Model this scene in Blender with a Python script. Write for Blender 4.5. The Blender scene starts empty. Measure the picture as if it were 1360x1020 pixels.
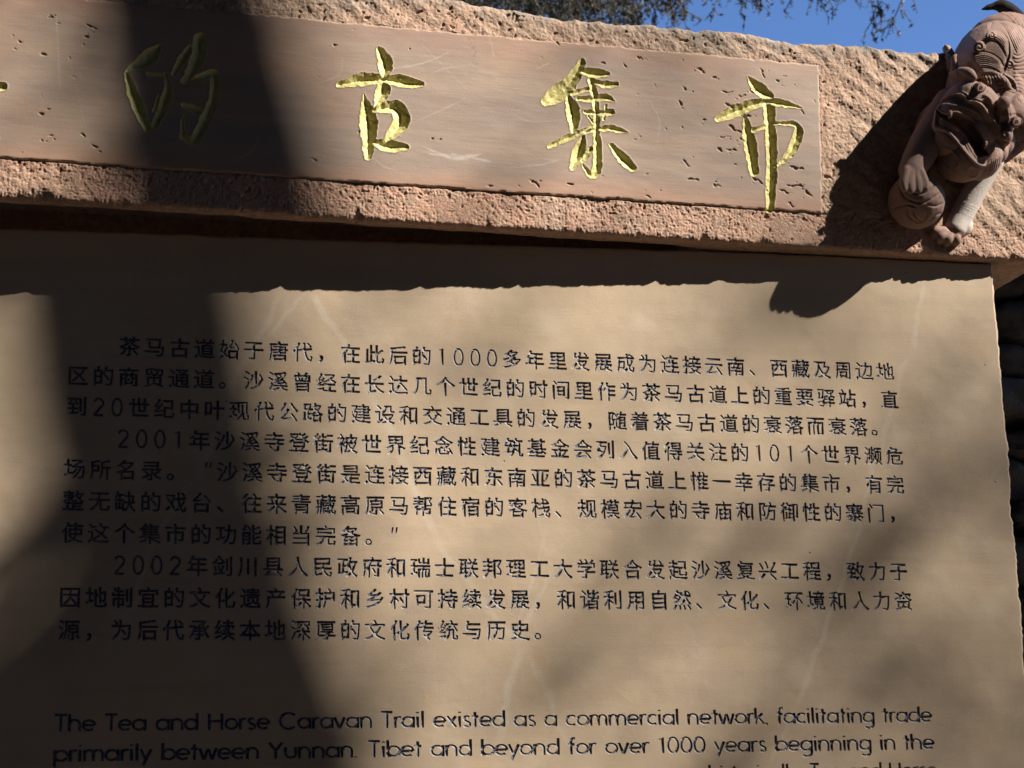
import bpy, math, random
import numpy as np
from mathutils import Vector, Matrix
from mathutils.geometry import delaunay_2d_cdt

random.seed(7)
scn = bpy.context.scene
COL = scn.collection

# ------------------------------------------------------------------ units
# "monument units": 1 unit = one character pitch of the carved text = 33 mm.
# X along the slab, Y up, Z out of the slab towards the viewer.
U = 0.033
H0 = 2.0
RC = np.array([[0.97629297, -0.01904695, 0.21561368],
               [-0.03006217, 0.97453537, 0.22220952],
               [-0.21435557, -0.22342341, 0.95085944]])
CC = np.array([-16.02804771, -11.80773478, 72.70803652])
FPX = 2400.93

def W(p):
    p = np.asarray(p, float)
    return np.stack([p[..., 0]*U, -p[..., 2]*U, H0+p[..., 1]*U], -1)

def ray(px, py):
    return RC.T @ np.array([(px-680)/FPX, -(py-510)/FPX, -1.])
def PZ(px, py, z=0.):                       # point of the plane z that a line of sight meets
    d = ray(px, py); s = (z-CC[2])/d[2]; return CC+s*d
LN = np.array([.038, 0, 1.]); L0 = 1.40     # front plane of the lintel: .038 X + z = 1.40
def PL(px, py):
    d = ray(px, py); s = (L0-LN @ CC)/(LN @ d); return CC+s*d

# ------------------------------------------------------------------ camera
cam = bpy.data.cameras.new('camera')
cam.sensor_width = 36; cam.lens = 36*FPX/1360
cam.clip_start = .05; cam.clip_end = 3000
co = bpy.data.objects.new('camera', cam); COL.objects.link(co)
M3 = np.array([[1, 0, 0], [0, 0, -1], [0, 1, 0]], float)
A = M3 @ RC.T
cw = W(CC)
co.matrix_world = Matrix([[*A[0], cw[0]], [*A[1], cw[1]], [*A[2], cw[2]], [0, 0, 0, 1]])
scn.camera = co
cam.dof.use_dof = True
cam.dof.focus_distance = 2.47
cam.dof.aperture_fstop = 14

# ------------------------------------------------------------------ light
SUN = Vector((1.9, -1.0, 1.75)).normalized()
world = bpy.data.worlds.new("World"); scn.world = world; world.use_nodes = True
wn = world.node_tree; wn.nodes.clear()
sky = wn.nodes.new('ShaderNodeTexSky'); sky.sky_type = 'NISHITA'; sky.sun_disc = False
sky.sun_elevation = math.asin(SUN.z); sky.sun_rotation = math.atan2(SUN.x, SUN.y)
sky.air_density = 0.75; sky.dust_density = 0.0; sky.ozone_density = 7.0; sky.altitude = 2200
bg = wn.nodes.new('ShaderNodeBackground'); bg.inputs['Strength'].default_value = 0.105
wo = wn.nodes.new('ShaderNodeOutputWorld')
wn.links.new(sky.outputs[0], bg.inputs[0]); wn.links.new(bg.outputs[0], wo.inputs[0])
sl = bpy.data.lights.new('sun', 'SUN'); sl.energy = 5.0; sl.angle = math.radians(.53); sl.color = (1, .93, .82)
so = bpy.data.objects.new('sun', sl); COL.objects.link(so)
so.rotation_euler = SUN.to_track_quat('Z', 'Y').to_euler()
so.location = (3, -3, 8)
vs = scn.view_settings
vs.view_transform = 'Standard'; vs.look = 'None'; vs.gamma = 1; vs.use_curve_mapping = False
vs.exposure = 1.15

# ------------------------------------------------------------------ numpy noise
def _h(ix, iy, s):
    n = (ix.astype(np.int64)*374761393+iy.astype(np.int64)*668265263+s*974634777) & 0xffffffff
    n = ((n ^ (n >> 13))*1274126177) & 0xffffffff
    n = ((n ^ (n >> 16))*2246822519) & 0xffffffff
    n = n ^ (n >> 15)
    return (n & 0xffffff)/float(0xffffff)
def vnoise(x, y, s=0):
    ix = np.floor(x); iy = np.floor(y); fx = x-ix; fy = y-iy
    fx = fx*fx*fx*(fx*(fx*6-15)+10); fy = fy*fy*fy*(fy*(fy*6-15)+10)
    a = _h(ix, iy, s); b = _h(ix+1, iy, s); c = _h(ix, iy+1, s); d = _h(ix+1, iy+1, s)
    return ((a*(1-fx)+b*fx)*(1-fy)+(c*(1-fx)+d*fx)*fy)*2-1
def fbm(x, y, s=0, o=4):
    r = 0; a = 1.; t = 0
    for k in range(o):
        r = r+a*vnoise(x, y, s+k*17); t += a; a *= .5
        x, y = x*2.03+5.1*k, y*2.03-3.7*k
    return r/t*1.6
def worley(x, y, s=0):
    ix = np.floor(x); iy = np.floor(y)
    f1 = np.full(x.shape, 9.); f2 = np.full(x.shape, 9.); cid = np.zeros(x.shape)
    for dx in (-1, 0, 1):
        for dy in (-1, 0, 1):
            cx, cy = ix+dx, iy+dy
            px = cx+_h(cx, cy, s); py = cy+_h(cx, cy, s+7)
            d = np.hypot(px-x, py-y)
            m = d < f1
            f2 = np.where(m, f1, np.minimum(f2, d)); f1 = np.where(m, d, f1)
            cid = np.where(m, _h(cx, cy, s+13), cid)
    return f1, f2, cid
def sstep(a, b, x):
    t = np.clip((x-a)/(b-a), 0, 1); return t*t*(3-2*t)

# ------------------------------------------------------------------ mesh helpers
def mesh_np(name, V, F, mat=None, smooth=True, attrs=None):
    """V (n,3) world, F (m,3) or (m,4) int array"""
    V = np.asarray(V, np.float32); F = np.asarray(F, np.int32)
    k = F.shape[1]
    me = bpy.data.meshes.new(name)
    me.vertices.add(len(V)); me.vertices.foreach_set('co', V.ravel())
    me.loops.add(F.size); me.loops.foreach_set('vertex_index', F.ravel())
    me.polygons.add(len(F))
    me.polygons.foreach_set('loop_start', np.arange(0, F.size, k, dtype=np.int32))
    me.polygons.foreach_set('loop_total', np.full(len(F), k, np.int32))
    me.polygons.foreach_set('use_smooth', np.full(len(F), smooth))
    me.update(calc_edges=True)
    if attrs:
        for an, av in attrs.items():
            at = me.attributes.new(an, 'FLOAT', 'POINT'); at.data.foreach_set('value', np.asarray(av, np.float32))
    if mat: me.materials.append(mat)
    return me
def compact(V, F, *extra):
    u, inv = np.unique(F, return_inverse=True)
    return (V[u], inv.reshape(F.shape))+tuple(e[u] for e in extra)
def link(name, me, parent=None, **kw):
    o = bpy.data.objects.new(name, me); COL.objects.link(o)
    if parent: o.parent = parent
    for a, b in kw.items(): o[a] = b
    return o
def thing(name, label, cat, loc=(0, 0, 0), group=None):
    o = bpy.data.objects.new(name, None); COL.objects.link(o); o.location = loc
    o.empty_display_size = .1
    o['label'] = label; o['category'] = cat
    if group: o['group'] = group
    return o
def part(name, me, root, **kw):             # mesh given in world space, root may be off the origin
    if any(abs(c) > 1e-9 for c in root.location):
        me.transform(Matrix.Translation(-Vector(root.location)))
    return link(name, me, root, **kw)
def gridF(nr, nc, off=0, flip=False):
    i = np.arange(nr-1)[:, None]*nc+np.arange(nc-1)[None]
    i = i.ravel()+off
    F = np.stack([i, i+1, i+nc+1, i+nc], 1)
    return F[:, ::-1] if flip else F
def quads_tris(F4):
    return np.concatenate([F4[:, [0, 1, 2]], F4[:, [0, 2, 3]]])
class Acc:
    def __init__(s): s.V = []; s.F = []; s.n = 0
    def add(s, V, F):
        V = np.asarray(V, float).reshape(-1, 3); F = np.asarray(F, int)
        if F.shape[1] == 4: F = quads_tris(F)
        s.V.append(V); s.F.append(F+s.n); s.n += len(V)
    def get(s): return np.concatenate(s.V), np.concatenate(s.F)
def tube(acc, pts, rad, n=6, cap=True):
    pts = np.asarray(pts, float); m = len(pts); rad = np.broadcast_to(np.asarray(rad, float), (m,))
    T = np.gradient(pts, axis=0); T /= np.linalg.norm(T, axis=1)[:, None]+1e-12
    up = np.array([0.13, .21, .97]); V = []
    for k in range(m):
        a = np.cross(T[k], up); na = np.linalg.norm(a)
        if na < 1e-3: a = np.cross(T[k], [1, 0, 0]); na = np.linalg.norm(a)
        a /= na; b = np.cross(T[k], a)
        t = np.arange(n)*2*math.pi/n
        V.append(pts[k]+rad[k]*(np.cos(t)[:, None]*a+np.sin(t)[:, None]*b))
    V = np.concatenate(V); F = []
    for k in range(m-1):
        for j in range(n):
            F.append((k*n+j, k*n+(j+1) % n, (k+1)*n+(j+1) % n, (k+1)*n+j))
    F = quads_tris(np.array(F))
    if cap:
        V = np.concatenate([V, pts[:1], pts[-1:]]); c0 = m*n; c1 = c0+1; C = []
        for j in range(n):
            C.append((c0, (j+1) % n, j)); C.append((c1, (m-1)*n+j, (m-1)*n+(j+1) % n))
        F = np.concatenate([F, np.array(C)])
    acc.add(V, F)
def smooth_path(pts, k=8):
    """Catmull-Rom through points of any dimension"""
    P = np.asarray(pts, float)
    if len(P) < 3:
        t = np.linspace(0, 1, k+1)[:, None]; return P[0]*(1-t)+P[-1]*t
    Q = np.concatenate([[2*P[0]-P[1]], P, [2*P[-1]-P[-2]]]); out = []
    for i in range(1, len(Q)-2):
        for t in np.linspace(0, 1, k, endpoint=False):
            a, b, c, d = Q[i-1], Q[i], Q[i+1], Q[i+2]
            out.append(.5*(2*b+(c-a)*t+(2*a-5*b+4*c-d)*t*t+(3*b-a-3*c+d)*t**3))
    out.append(P[-1]); return np.array(out)
def box(acc, lo, hi):
    x0, y0, z0 = lo; x1, y1, z1 = hi
    V = [(x0,y0,z0),(x1,y0,z0),(x1,y1,z0),(x0,y1,z0),(x0,y0,z1),(x1,y0,z1),(x1,y1,z1),(x0,y1,z1)]
    F = [(0,3,2,1),(4,5,6,7),(0,1,5,4),(1,2,6,5),(2,3,7,6),(3,0,4,7)]
    acc.add(V, F)

# ------------------------------------------------------------------ materials
class NT:
    def __init__(s, name):
        s.m = bpy.data.materials.new(name); s.m.use_nodes = True
        s.t = s.m.node_tree; s.t.nodes.clear()
        s.out = s.n('ShaderNodeOutputMaterial'); s.b = s.n('ShaderNodeBsdfPrincipled')
        s.l(s.b.outputs[0], s.out.inputs[0])
        s.co = s.n('ShaderNodeNewGeometry').outputs['Position']
    def n(s, t): return s.t.nodes.new(t)
    def l(s, a, b): s.t.links.new(a, b)
    def set(s, k, v):
        i = s.b.inputs[k]
        if hasattr(v, 'links'): s.l(v, i)
        else: i.default_value = v
    def inp(s, sock, v):
        if hasattr(v, 'links'): s.l(v, sock)
        else: sock.default_value = v
    def math(s, op, a, b=0., c=None, clamp=False):
        n = s.n('ShaderNodeMath'); n.operation = op; n.use_clamp = clamp
        s.inp(n.inputs[0], a); s.inp(n.inputs[1], b)
        if c is not None: s.inp(n.inputs[2], c)
        return n.outputs[0]
    def map(s, v, a, b, c=0., d=1., smooth=True):
        n = s.n('ShaderNodeMapRange'); n.interpolation_type = 'SMOOTHSTEP' if smooth else 'LINEAR'
        s.inp(n.inputs[0], v)
        for i, q in zip((1, 2, 3, 4), (a, b, c, d)): n.inputs[i].default_value = q
        return n.outputs[0]
    def scale(s, v, sc):
        n = s.n('ShaderNodeVectorMath'); n.operation = 'MULTIPLY'; s.l(v, n.inputs[0]); n.inputs[1].default_value = sc
        return n.outputs[0]
    def noise(s, sc, det=4, rough=.55, vec=None, dist=0., col=False):
        n = s.n('ShaderNodeTexNoise'); s.l(vec if vec is not None else s.co, n.inputs['Vector'])
        n.inputs['Scale'].default_value = sc; n.inputs['Detail'].default_value = det
        n.inputs['Roughness'].default_value = rough; n.inputs['Distortion'].default_value = dist
        return n.outputs['Color' if col else 'Fac']
    def voro(s, sc, feat='F1', out='Distance', vec=None, rnd=1.):
        n = s.n('ShaderNodeTexVoronoi'); n.feature = feat; s.l(vec if vec is not None else s.co, n.inputs['Vector'])
        n.inputs['Scale'].default_value = sc; n.inputs['Randomness'].default_value = rnd
        return n.outputs[out]
    def mix(s, f, a, b, mode='MIX'):
        n = s.n('ShaderNodeMix'); n.data_type = 'RGBA'; n.blend_type = mode; n.clamp_factor = True
        s.inp(n.inputs[0], f)
        for i, v in ((6, a), (7, b)):
            if hasattr(v, 'links'): s.l(v, n.inputs[i])
            else: n.inputs[i].default_value = (*v, 1)
        return n.outputs[2]
    def attr(s, name):
        n = s.n('ShaderNodeAttribute'); n.attribute_name = name; return n.outputs['Fac']
    def bump(s, hgt, dist, strength=1., prev=None):
        n = s.n('ShaderNodeBump'); n.inputs['Distance'].default_value = dist; n.inputs['Strength'].default_value = strength
        s.l(hgt, n.inputs['Height'])
        if prev is not None: s.l(prev, n.inputs['Normal'])
        return n.outputs[0]
    def seg(s, a, b, w, blur=.5):
        """soft line from a to b (world x,z), returns 0..1"""
        sx = s.n('ShaderNodeSeparateXYZ'); s.l(s.warp, sx.inputs[0]); x, z = sx.outputs[0], sx.outputs[2]
        dx, dz = b[0]-a[0], b[1]-a[1]; L = math.hypot(dx, dz); dx /= L; dz /= L
        rx = s.math('SUBTRACT', x, a[0]); rz = s.math('SUBTRACT', z, a[1])
        al = s.math('ADD', s.math('MULTIPLY', rx, dx), s.math('MULTIPLY', rz, dz))
        ac = s.math('ABSOLUTE', s.math('SUBTRACT', s.math('MULTIPLY', rx, dz), s.math('MULTIPLY', rz, dx)))
        e = s.math('MULTIPLY', s.map(al, -.01, .02), s.map(al, L+.01, L-.03))
        return s.math('MULTIPLY', s.map(ac, w, w*.25), e)

# --- sandstone of the text slab
n = NT('tan_sandstone'); N_ = n
big = n.noise(3.2, 5, .6); mid = n.noise(14, 4, .6)
st = n.noise(1, 5, .6, vec=n.scale(n.co, (3.5, 3.5, 55)))
c = n.mix(n.map(big, .38, .62), (.535, .41, .285), (.425, .325, .235))
c = n.mix(n.map(mid, .45, .72, 0, .5), c, (.50, .36, .22))
c = n.mix(n.map(n.noise(6, 6, .65), .55, .75, 0, .35), c, (.55, .46, .35))
c = n.mix(n.map(st, .45, .75, 0, .35), c, (.36, .27, .20))
gr = n.noise(900, 2, .7); c = n.mix(n.map(gr, .4, .75, 0, .35), c, (.60, .50, .38))
sp = n.voro(34); spm = n.voro(34, out='Color'); sx = n.n('ShaderNodeSeparateColor'); n.l(spm, sx.inputs[0])
spk = n.math('MULTIPLY', n.map(sp, .06, .03), n.math('GREATER_THAN', sx.outputs[0], .93))
c = n.mix(n.math('MULTIPLY', spk, .8), c, (.12, .075, .05))
sp2 = n.voro(9); sm2 = n.voro(9, out='Color'); sy = n.n('ShaderNodeSeparateColor'); n.l(sm2, sy.inputs[0])
c = n.mix(n.math('MULTIPLY', n.math('MULTIPLY', n.map(sp2, .28, .05), n.math('GREATER_THAN', sy.outputs[1], .8)), .45), c, (.60, .50, .38))
wv = n.n('ShaderNodeVectorMath'); wv.operation = 'MULTIPLY_ADD'
nc_ = n.noise(9, 3, .6, col=True); n.l(nc_, wv.inputs[0]); wv.inputs[1].default_value = (.045, .045, .045)
sb = n.n('ShaderNodeVectorMath'); sb.operation = 'SUBTRACT'; n.l(n.co, sb.inputs[0]); sb.inputs[1].default_value = (.0225, .0225, .0225)
n.l(sb.outputs[0], wv.inputs[2]); n.warp = wv.outputs[0]
def wx(px, py): q = W(PZ(px, py)); return (q[0], q[2])
veins = None
for (a, b, w, k) in [((372, 386), (250, 640), .006, .35), ((250, 640), (140, 880), .005, .3),
                     ((405, 386), (352, 450), .004, .35), ((412, 386), (470, 470), .007, .6), ((470, 470), (585, 720), .008, .55),
                     ((585, 720), (690, 860), .006, .5), ((690, 860), (770, 1010), .006, .4), ((700, 640), (735, 760), .004, .3),
                     ((735, 760), (690, 860), .005, .45), ((690, 860), (660, 1000), .007, .6), ((725, 700), (690, 840), .004, .4),
                     ((1228, 380), (1207, 470), .006, .55), ((1207, 470), (1140, 700), .005, .45), ((1140, 700), (1060, 940), .005, .5),
                     ((1060, 940), (1020, 1020), .004, .4), ((470, 940), (640, 1000), .004, .2), ((860, 640), (700, 760), .003, .2)]:
    v = n.math('MULTIPLY', n.seg(wx(*a), wx(*b), w*1.1), k*.5)
    veins = v if veins is None else n.math('MAXIMUM', veins, v)
veins = n.math('MULTIPLY', veins, n.map(n.noise(60, 3, .7), .3, .6, .45, 1.))
c = n.mix(veins, c, (.66, .60, .50))
n.set('Base Color', c); n.set('Roughness', .72); n.set('Specular IOR Level', .35)
bm = n.bump(n.noise(420, 4, .75), .0004, .4)
bm = n.bump(n.noise(1, 3, .6, vec=n.scale(n.co, (30, 30, 700))), .0003, .35, bm)
bm = n.bump(n.noise(9, 4, .6), .006, .12, bm)
bm = n.bump(n.math('SUBTRACT', 1., spk), .0010, .8, bm)
n.set('Normal', bm); M_SLAB = n.m

# --- paint in the cut letters
n = NT('letter_paint')
pt = n.noise(330, 4, .75)
c = n.mix(n.map(pt, .49, .68), (.032, .043, .090), (.22, .23, .27))
c = n.mix(n.map(n.noise(28, 3, .6), .52, .75, 0, .75), c, (.26, .22, .18))
c = n.mix(n.map(n.noise(5, 4, .6), .5, .68, 0, .45), c, (.16, .14, .13))
c = n.mix(n.math('MULTIPLY', n.map(n.attr('lit_edge'), .62, .95), n.map(n.noise(150, 3, .7), .35, .55, .2, .9)), c, (.42, .38, .34))  # sunlit lower-left stroke edges painted in as pale stone colour
n.set('Base Color', c); n.set('Roughness', .5); n.set('Specular IOR Level', .5)
n.set('Normal', n.bump(n.noise(700, 3, .7), .0006, .7)); M_INK = n.m

# --- rough lintel stone
n = NT('pink_sandstone_rough')
v1 = n.voro(150, out='Color'); s1 = n.n('ShaderNodeSeparateColor'); n.l(v1, s1.inputs[0])
c = n.mix(n.map(n.noise(7, 4, .6), .35, .65), (.46, .285, .20), (.42, .295, .215))
c = n.mix(n.map(s1.outputs[0], .5, .95, 0, .65), c, (.57, .40, .295))
c = n.mix(n.map(s1.outputs[1], .74, .9, 0, .55), c, (.30, .19, .145))
c = n.mix(n.map(n.noise(260, 3, .7), .5, .8, 0, .4), c, (.60, .49, .385))
low = n.attr('band')     # lower band is pinker, upper edge weathered grey
c = n.mix(n.math('MULTIPLY', n.map(low, .5, 1., 0, .6), n.map(n.noise(25, 3, .6), .3, .7)), c, (.53, .295, .21))
wx_ = n.attr('weather')
c = n.mix(n.math('MULTIPLY', wx_, n.map(n.noise(40, 4, .7), .35, .65, .25, .95)), c, (.20, .175, .15))
n.set('Base Color', c); n.set('Roughness', .8); n.set('Specular IOR Level', .3)
bm = n.bump(n.noise(300, 4, .8), .0016, .8); bm = n.bump(n.noise(110, 3, .6), .003, .45, bm)
n.set('Normal', bm); M_ROUGH = n.m

# --- polished inscription field
n = NT('pink_sandstone_dressed')
bd = n.noise(1, 5, .55, vec=n.scale(n.co, (1.6, 1.6, 26)), dist=.4)
c = n.mix(n.map(bd, .35, .65), (.40, .292, .222), (.33, .252, .205))
sz = n.n('ShaderNodeSeparateXYZ'); n.l(n.co, sz.inputs[0])
nz = n.noise(6, 3, .6)
zz = n.math('ADD', sz.outputs[2], n.math('MULTIPLY', n.math('SUBTRACT', nz, .5), .05))
c = n.mix(n.map(zz, H0+14.6*U, H0+13.3*U, 0, .85), c, (.43, .25, .17))
c = n.mix(n.map(zz, H0+19.0*U, H0+20.4*U, 0, .8), c, (.38, .235, .175))
c = n.mix(n.map(n.noise(4.5, 4, .6), .48, .66, 0, .6), c, (.42, .262, .178))
c = n.mix(n.map(n.noise(2.2, 5, .65), .5, .7, 0, .55), c, (.27, .205, .17))
c = n.mix(n.map(n.noise(1, 4, .6, vec=n.scale(n.co, (9, 9, 120))), .5, .8, 0, .3), c, (.28, .21, .18))
vb = n.noise(1, 3, .6, vec=n.scale(n.co, (45, 45, 4)))
c = n.mix(n.map(vb, .55, .8, 0, .25), c, (.30, .22, .18))
c = n.mix(n.attr('scratch'), c, (.58, .50, .44))
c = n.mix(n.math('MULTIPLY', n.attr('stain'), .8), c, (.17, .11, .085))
n.set('Base Color', c); n.set('Roughness', .62); n.set('Specular IOR Level', .4)
bm = n.bump(n.noise(500, 4, .75), .0005, .45); bm = n.bump(n.noise(1, 4, .7, vec=n.scale(n.co, (14, 14, 260))), .0006, .4, bm)
n.set('Normal', bm); M_FIELD = n.m

# --- gilt letters
n = NT('gold_paint')
c = n.mix(n.map(n.noise(70, 4, .65), .35, .7), (.64, .57, .24), (.52, .455, .17))
c = n.mix(n.map(n.noise(300, 3, .7), .62, .75, 0, .5), c, (.22, .15, .04))
n.set('Base Color', c); n.set('Metallic', .1); n.set('Roughness', .55)
bm = n.bump(n.noise(300, 4, .7), .0006, .6); bm = n.bump(n.noise(70, 3, .6), .0015, .4, bm)
n.set('Normal', bm); M_GOLD = n.m

# --- lion stone
n = NT('red_brown_sandstone')
c = n.mix(n.map(n.noise(22, 4, .6), .35, .65), (.315, .19, .15), (.255, .165, .135))
c = n.mix(n.map(n.noise(500, 3, .7), .5, .8, 0, .35), c, (.42, .32, .27))
c = n.mix(n.map(n.attr('pale'), .2, .8), c, (.60, .53, .48))  # sunlight on the foreleg painted in as a paler tone
n.set('Base Color', c); n.set('Roughness', .7); n.set('Specular IOR Level', .3)
bm = n.bump(n.noise(420, 4, .8), .0010, .7); n.set('Normal', bm); M_LION = n.m

def simple(name, col, rough=.7, col2=None, sc=20, bump=None, metal=0.):
    n = NT(name)
    c = n.mix(n.map(n.noise(sc, 4, .6), .35, .65), col, col2 or tuple(v*.7 for v in col))
    n.set('Base Color', c); n.set('Roughness', rough); n.set('Metallic', metal); n.set('Specular IOR Level', .15 if name == 'dark_metal' else .4)
    if bump: n.set('Normal', n.bump(n.noise(bump[0], 5, .7), bump[1], .8))
    return n.m
M_DARK = simple('dark_metal', (.008, .008, .010), .85, (.014, .012, .012), 60, (300, .0006), 0.)
M_BARK = simple('bark', (.10, .075, .055), .9, (.05, .04, .03), 30, (60, .01))
M_LEAF = simple('dark_leaf', (.018, .028, .018), .6, (.035, .04, .02), 3)
M_LEAF2 = simple('green_leaf', (.06, .10, .03), .6, (.04, .07, .02), 3)
M_GRND = simple('earth', (.36, .27, .18), .95, (.28, .21, .14), 4, (30, .02))
M_RUBB = simple('rubble_stone', (.16, .14, .12), .9, (.07, .06, .055), 9, (60, .01))

# ================================================================== GROUND
a = Acc()
g = np.linspace(-1, 1, 61); g = np.sign(g)*np.abs(g)**3*400
GX, GY = np.meshgrid(g, g)
GZ = fbm(GX*.6, GY*.6, 3)*.02
a.add(np.stack([GX, GY, GZ-.01], -1).reshape(-1, 3), gridF(61, 61))
V, F = a.get(); link('ground', mesh_np('ground', V, F, M_GRND), kind='structure')

# ================================================================== GLYPHS
def glyph_loops(ch):
    cu = bpy.data.curves.new('g', 'FONT'); cu.body = ch; cu.fill_mode = 'NONE'; cu.resolution_u = 3
    o = bpy.data.objects.new('g', cu); COL.objects.link(o)
    ev = o.evaluated_get(bpy.context.evaluated_depsgraph_get()); me = ev.to_mesh()
    P = [(v.co.x, v.co.y) for v in me.vertices]
    nx = {}
    for e in me.edges:
        x, y = e.vertices; nx.setdefault(x, []).append(y); nx.setdefault(y, []).append(x)
    ev.to_mesh_clear(); bpy.data.objects.remove(o); bpy.data.curves.remove(cu)
    seen = set(); loops = []
    for s in range(len(P)):
        if s in seen or s not in nx: continue
        lp = [s]; seen.add(s); cur = s
        while True:
            q = [k for k in nx[cur] if k not in seen]
            if not q: break
            cur = min(q); seen.add(cur); lp.append(cur)
        pts = [P[k] for k in lp]
        out = [pts[0]]
        for p in pts[1:]:
            if math.hypot(p[0]-out[-1][0], p[1]-out[-1][1]) > .006: out.append(p)
        if len(out) > 2: loops.append(np.array(out))
    if not loops: return loops
    area = lambda L: .5*np.sum(L[:, 0]*np.roll(L[:, 1], -1)-np.roll(L[:, 0], -1)*L[:, 1])
    sg = np.sign(max((area(L) for L in loops), key=abs)); res = []
    for L in loops:            # embolden by moving every outline outwards
        a_ = L-np.roll(L, 1, 0); b_ = np.roll(L, -1, 0)-L
        a_ /= np.linalg.norm(a_, axis=1)[:, None]+1e-9; b_ /= np.linalg.norm(b_, axis=1)[:, None]+1e-9
        na = np.stack([a_[:, 1], -a_[:, 0]], 1); nb = np.stack([b_[:, 1], -b_[:, 0]], 1)
        m = na+nb; q = (m*m).sum(1)[:, None]; m = m*2/np.maximum(q, 1.2)
        res.append(L+sg*m*.024)
    return res
GC = {}
def cjk(ch):
    if ch not in GC: GC[ch] = glyph_loops(ch)
    return GC[ch]

# geometric round sans for the English lines: skeleton strokes in x-height units
def arc(cx, cy, r, a0, a1, k=14, ry=None):
    t = np.radians(np.linspace(a0, a1, k)); return [(cx+r*math.cos(q), cy+(ry or r)*math.sin(q)) for q in t]
def O(cx, cy, r, ry=None): return ('ring', cx, cy, r, ry or r)
AS, CP = 1.5, 1.42
LAT = {
 'a': (1.06, [O(.5, .5, .43), [(.93, 0), (.93, 1)]]), 'b': (1.06, [O(.56, .5, .43), [(.13, 0), (.13, AS)]]),
 'c': (.86, [arc(.5, .5, .43, 50, 310)]), 'd': (1.06, [O(.5, .5, .43), [(.93, 0), (.93, AS)]]),
 'e': (1.0, [[(.1, .52), (.9, .52)], arc(.5, .5, .43, 0, 315, 20)]),
 'f': (.55, [arc(.47, 1.22, .24, 70, 180, 7)+[(.23, 0)], [(.0, .92), (.5, .92)]]),
 'g': (1.06, [O(.5, .5, .43), [(.93, 1), (.93, -.1)]+arc(.53, -.1, .4, 0, -140, 10)]),
 'h': (1.0, [[(.13, 0), (.13, AS)], [(.13, .5)]+arc(.48, .6, .36, 170, 0, 10)+[(.84, 0)]]),
 'i': (.38, [[(.18, 0), (.18, 1)], [(.18, 1.28), (.18, 1.40)]]), 'k': (.85, [[(.13, 0), (.13, AS)], [(.7, 1), (.16, .45)], [(.35, .6), (.78, 0)]]),
 'l': (.36, [[(.18, 0), (.18, AS)]]),
 'm': (1.5, [[(.13, 0), (.13, 1)], [(.13, .5)]+arc(.43, .65, .3, 170, 0, 8)+[(.73, 0)], [(.73, .5)]+arc(1.04, .65, .3, 170, 0, 8)+[(1.34, 0)]]),
 'n': (1.0, [[(.13, 0), (.13, 1)], [(.13, .5)]+arc(.48, .6, .36, 170, 0, 10)+[(.84, 0)]]),
 'o': (1.04, [O(.52, .5, .43)]), 'p': (1.06, [O(.56, .5, .43), [(.13, -.48), (.13, 1)]]),
 'r': (.6, [[(.13, 0), (.13, 1)], [(.13, .55)]+arc(.45, .62, .32, 160, 65, 6)]),
 's': (.72, [arc(.36, .74, .22, 40, 180, 7)+[(.22, .58), (.5, .42)]+arc(.36, .26, .23, 20, -150, 8)]),
 't': (.6, [[(.28, 0), (.28, 1.36)], [(.02, .95), (.55, .95)]]), 'u': (1.0, [[(.13, 1)]+arc(.49, .42, .36, 180, 360, 12)+[(.85, 1)]]),
 'v': (.86, [[(.06, 1), (.43, 0)], [(.43, 0), (.8, 1)]]), 'w': (1.3, [[(.06, 1), (.36, 0)], [(.36, 0), (.65, .95)], [(.65, .95), (.94, 0)], [(.94, 0), (1.24, 1)]]),
 'x': (.86, [[(.08, 1), (.76, 0)], [(.76, 1), (.08, 0)]]), 'y': (.86, [[(.06, 1), (.45, 0)], [(.82, 1), (.25, -.45)]]),
 'T': (.96, [[(.02, CP), (.9, CP)], [(.46, CP), (.46, 0)]]), 'H': (1.24, [[(.15, 0), (.15, CP)], [(1.06, 0), (1.06, CP)], [(.15, .75), (1.06, .75)]]),
 'C': (1.4, [arc(.75, .71, .64, 45, 315, 20, .7)]), 'Y': (1.1, [[(.05, CP), (.52, .7)], [(1., CP), (.52, .7)], [(.52, .7), (.52, 0)]]),
 '1': (.72, [[(.1, 1.2), (.42, CP), (.42, 0)]]), '0': (1.04, [O(.5, .71, .40, .70)]), '2': (1.0, [arc(.47, 1.0, .38, 165, -25, 12)+[(.1, .02)], [(.1, .03), (.88, .03)]]),
 '.': (.4, [[(.15, 0), (.17, .1)]]), ',': (.4, [[(.2, .12), (.1, -.18)]]), ' ': (.62, []),
}
def thick(poly, w):
    """closed outline round a polyline"""
    P = np.asarray(poly, float); T = np.gradient(P, axis=0); T /= np.linalg.norm(T, axis=1)[:, None]+1e-9
    N = np.stack([-T[:, 1], T[:, 0]], 1)*w/2
    return np.concatenate([P-N, (P+N)[::-1]])
def latin(text, w, size_w):
    """loops for a line; x in units, already justified; returns list of (x0,x1,loops)"""
    adv = [LAT[c][0] for c in text]; tot = sum(adv); k = size_w/tot; x = 0; out = []
    for c, ad in zip(text, adv):
        loops = []
        for s in LAT[c][1]:
            if isinstance(s, tuple):
                _, cx, cy, r, ry = s
                t = np.linspace(0, 2*math.pi, 20, endpoint=False)
                for q, d in ((1, 1), (-1, -1)):
                    rr = r+q*w/2; r2 = ry+q*w/2
                    L = np.stack([cx+rr*np.cos(t), cy+r2*np.sin(t)], 1); loops.append(L[::d])
            else: loops.append(thick(s, w))
        if loops: out.append((x, k, [L.copy() for L in loops]))
        x += ad*k
    return out

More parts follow.
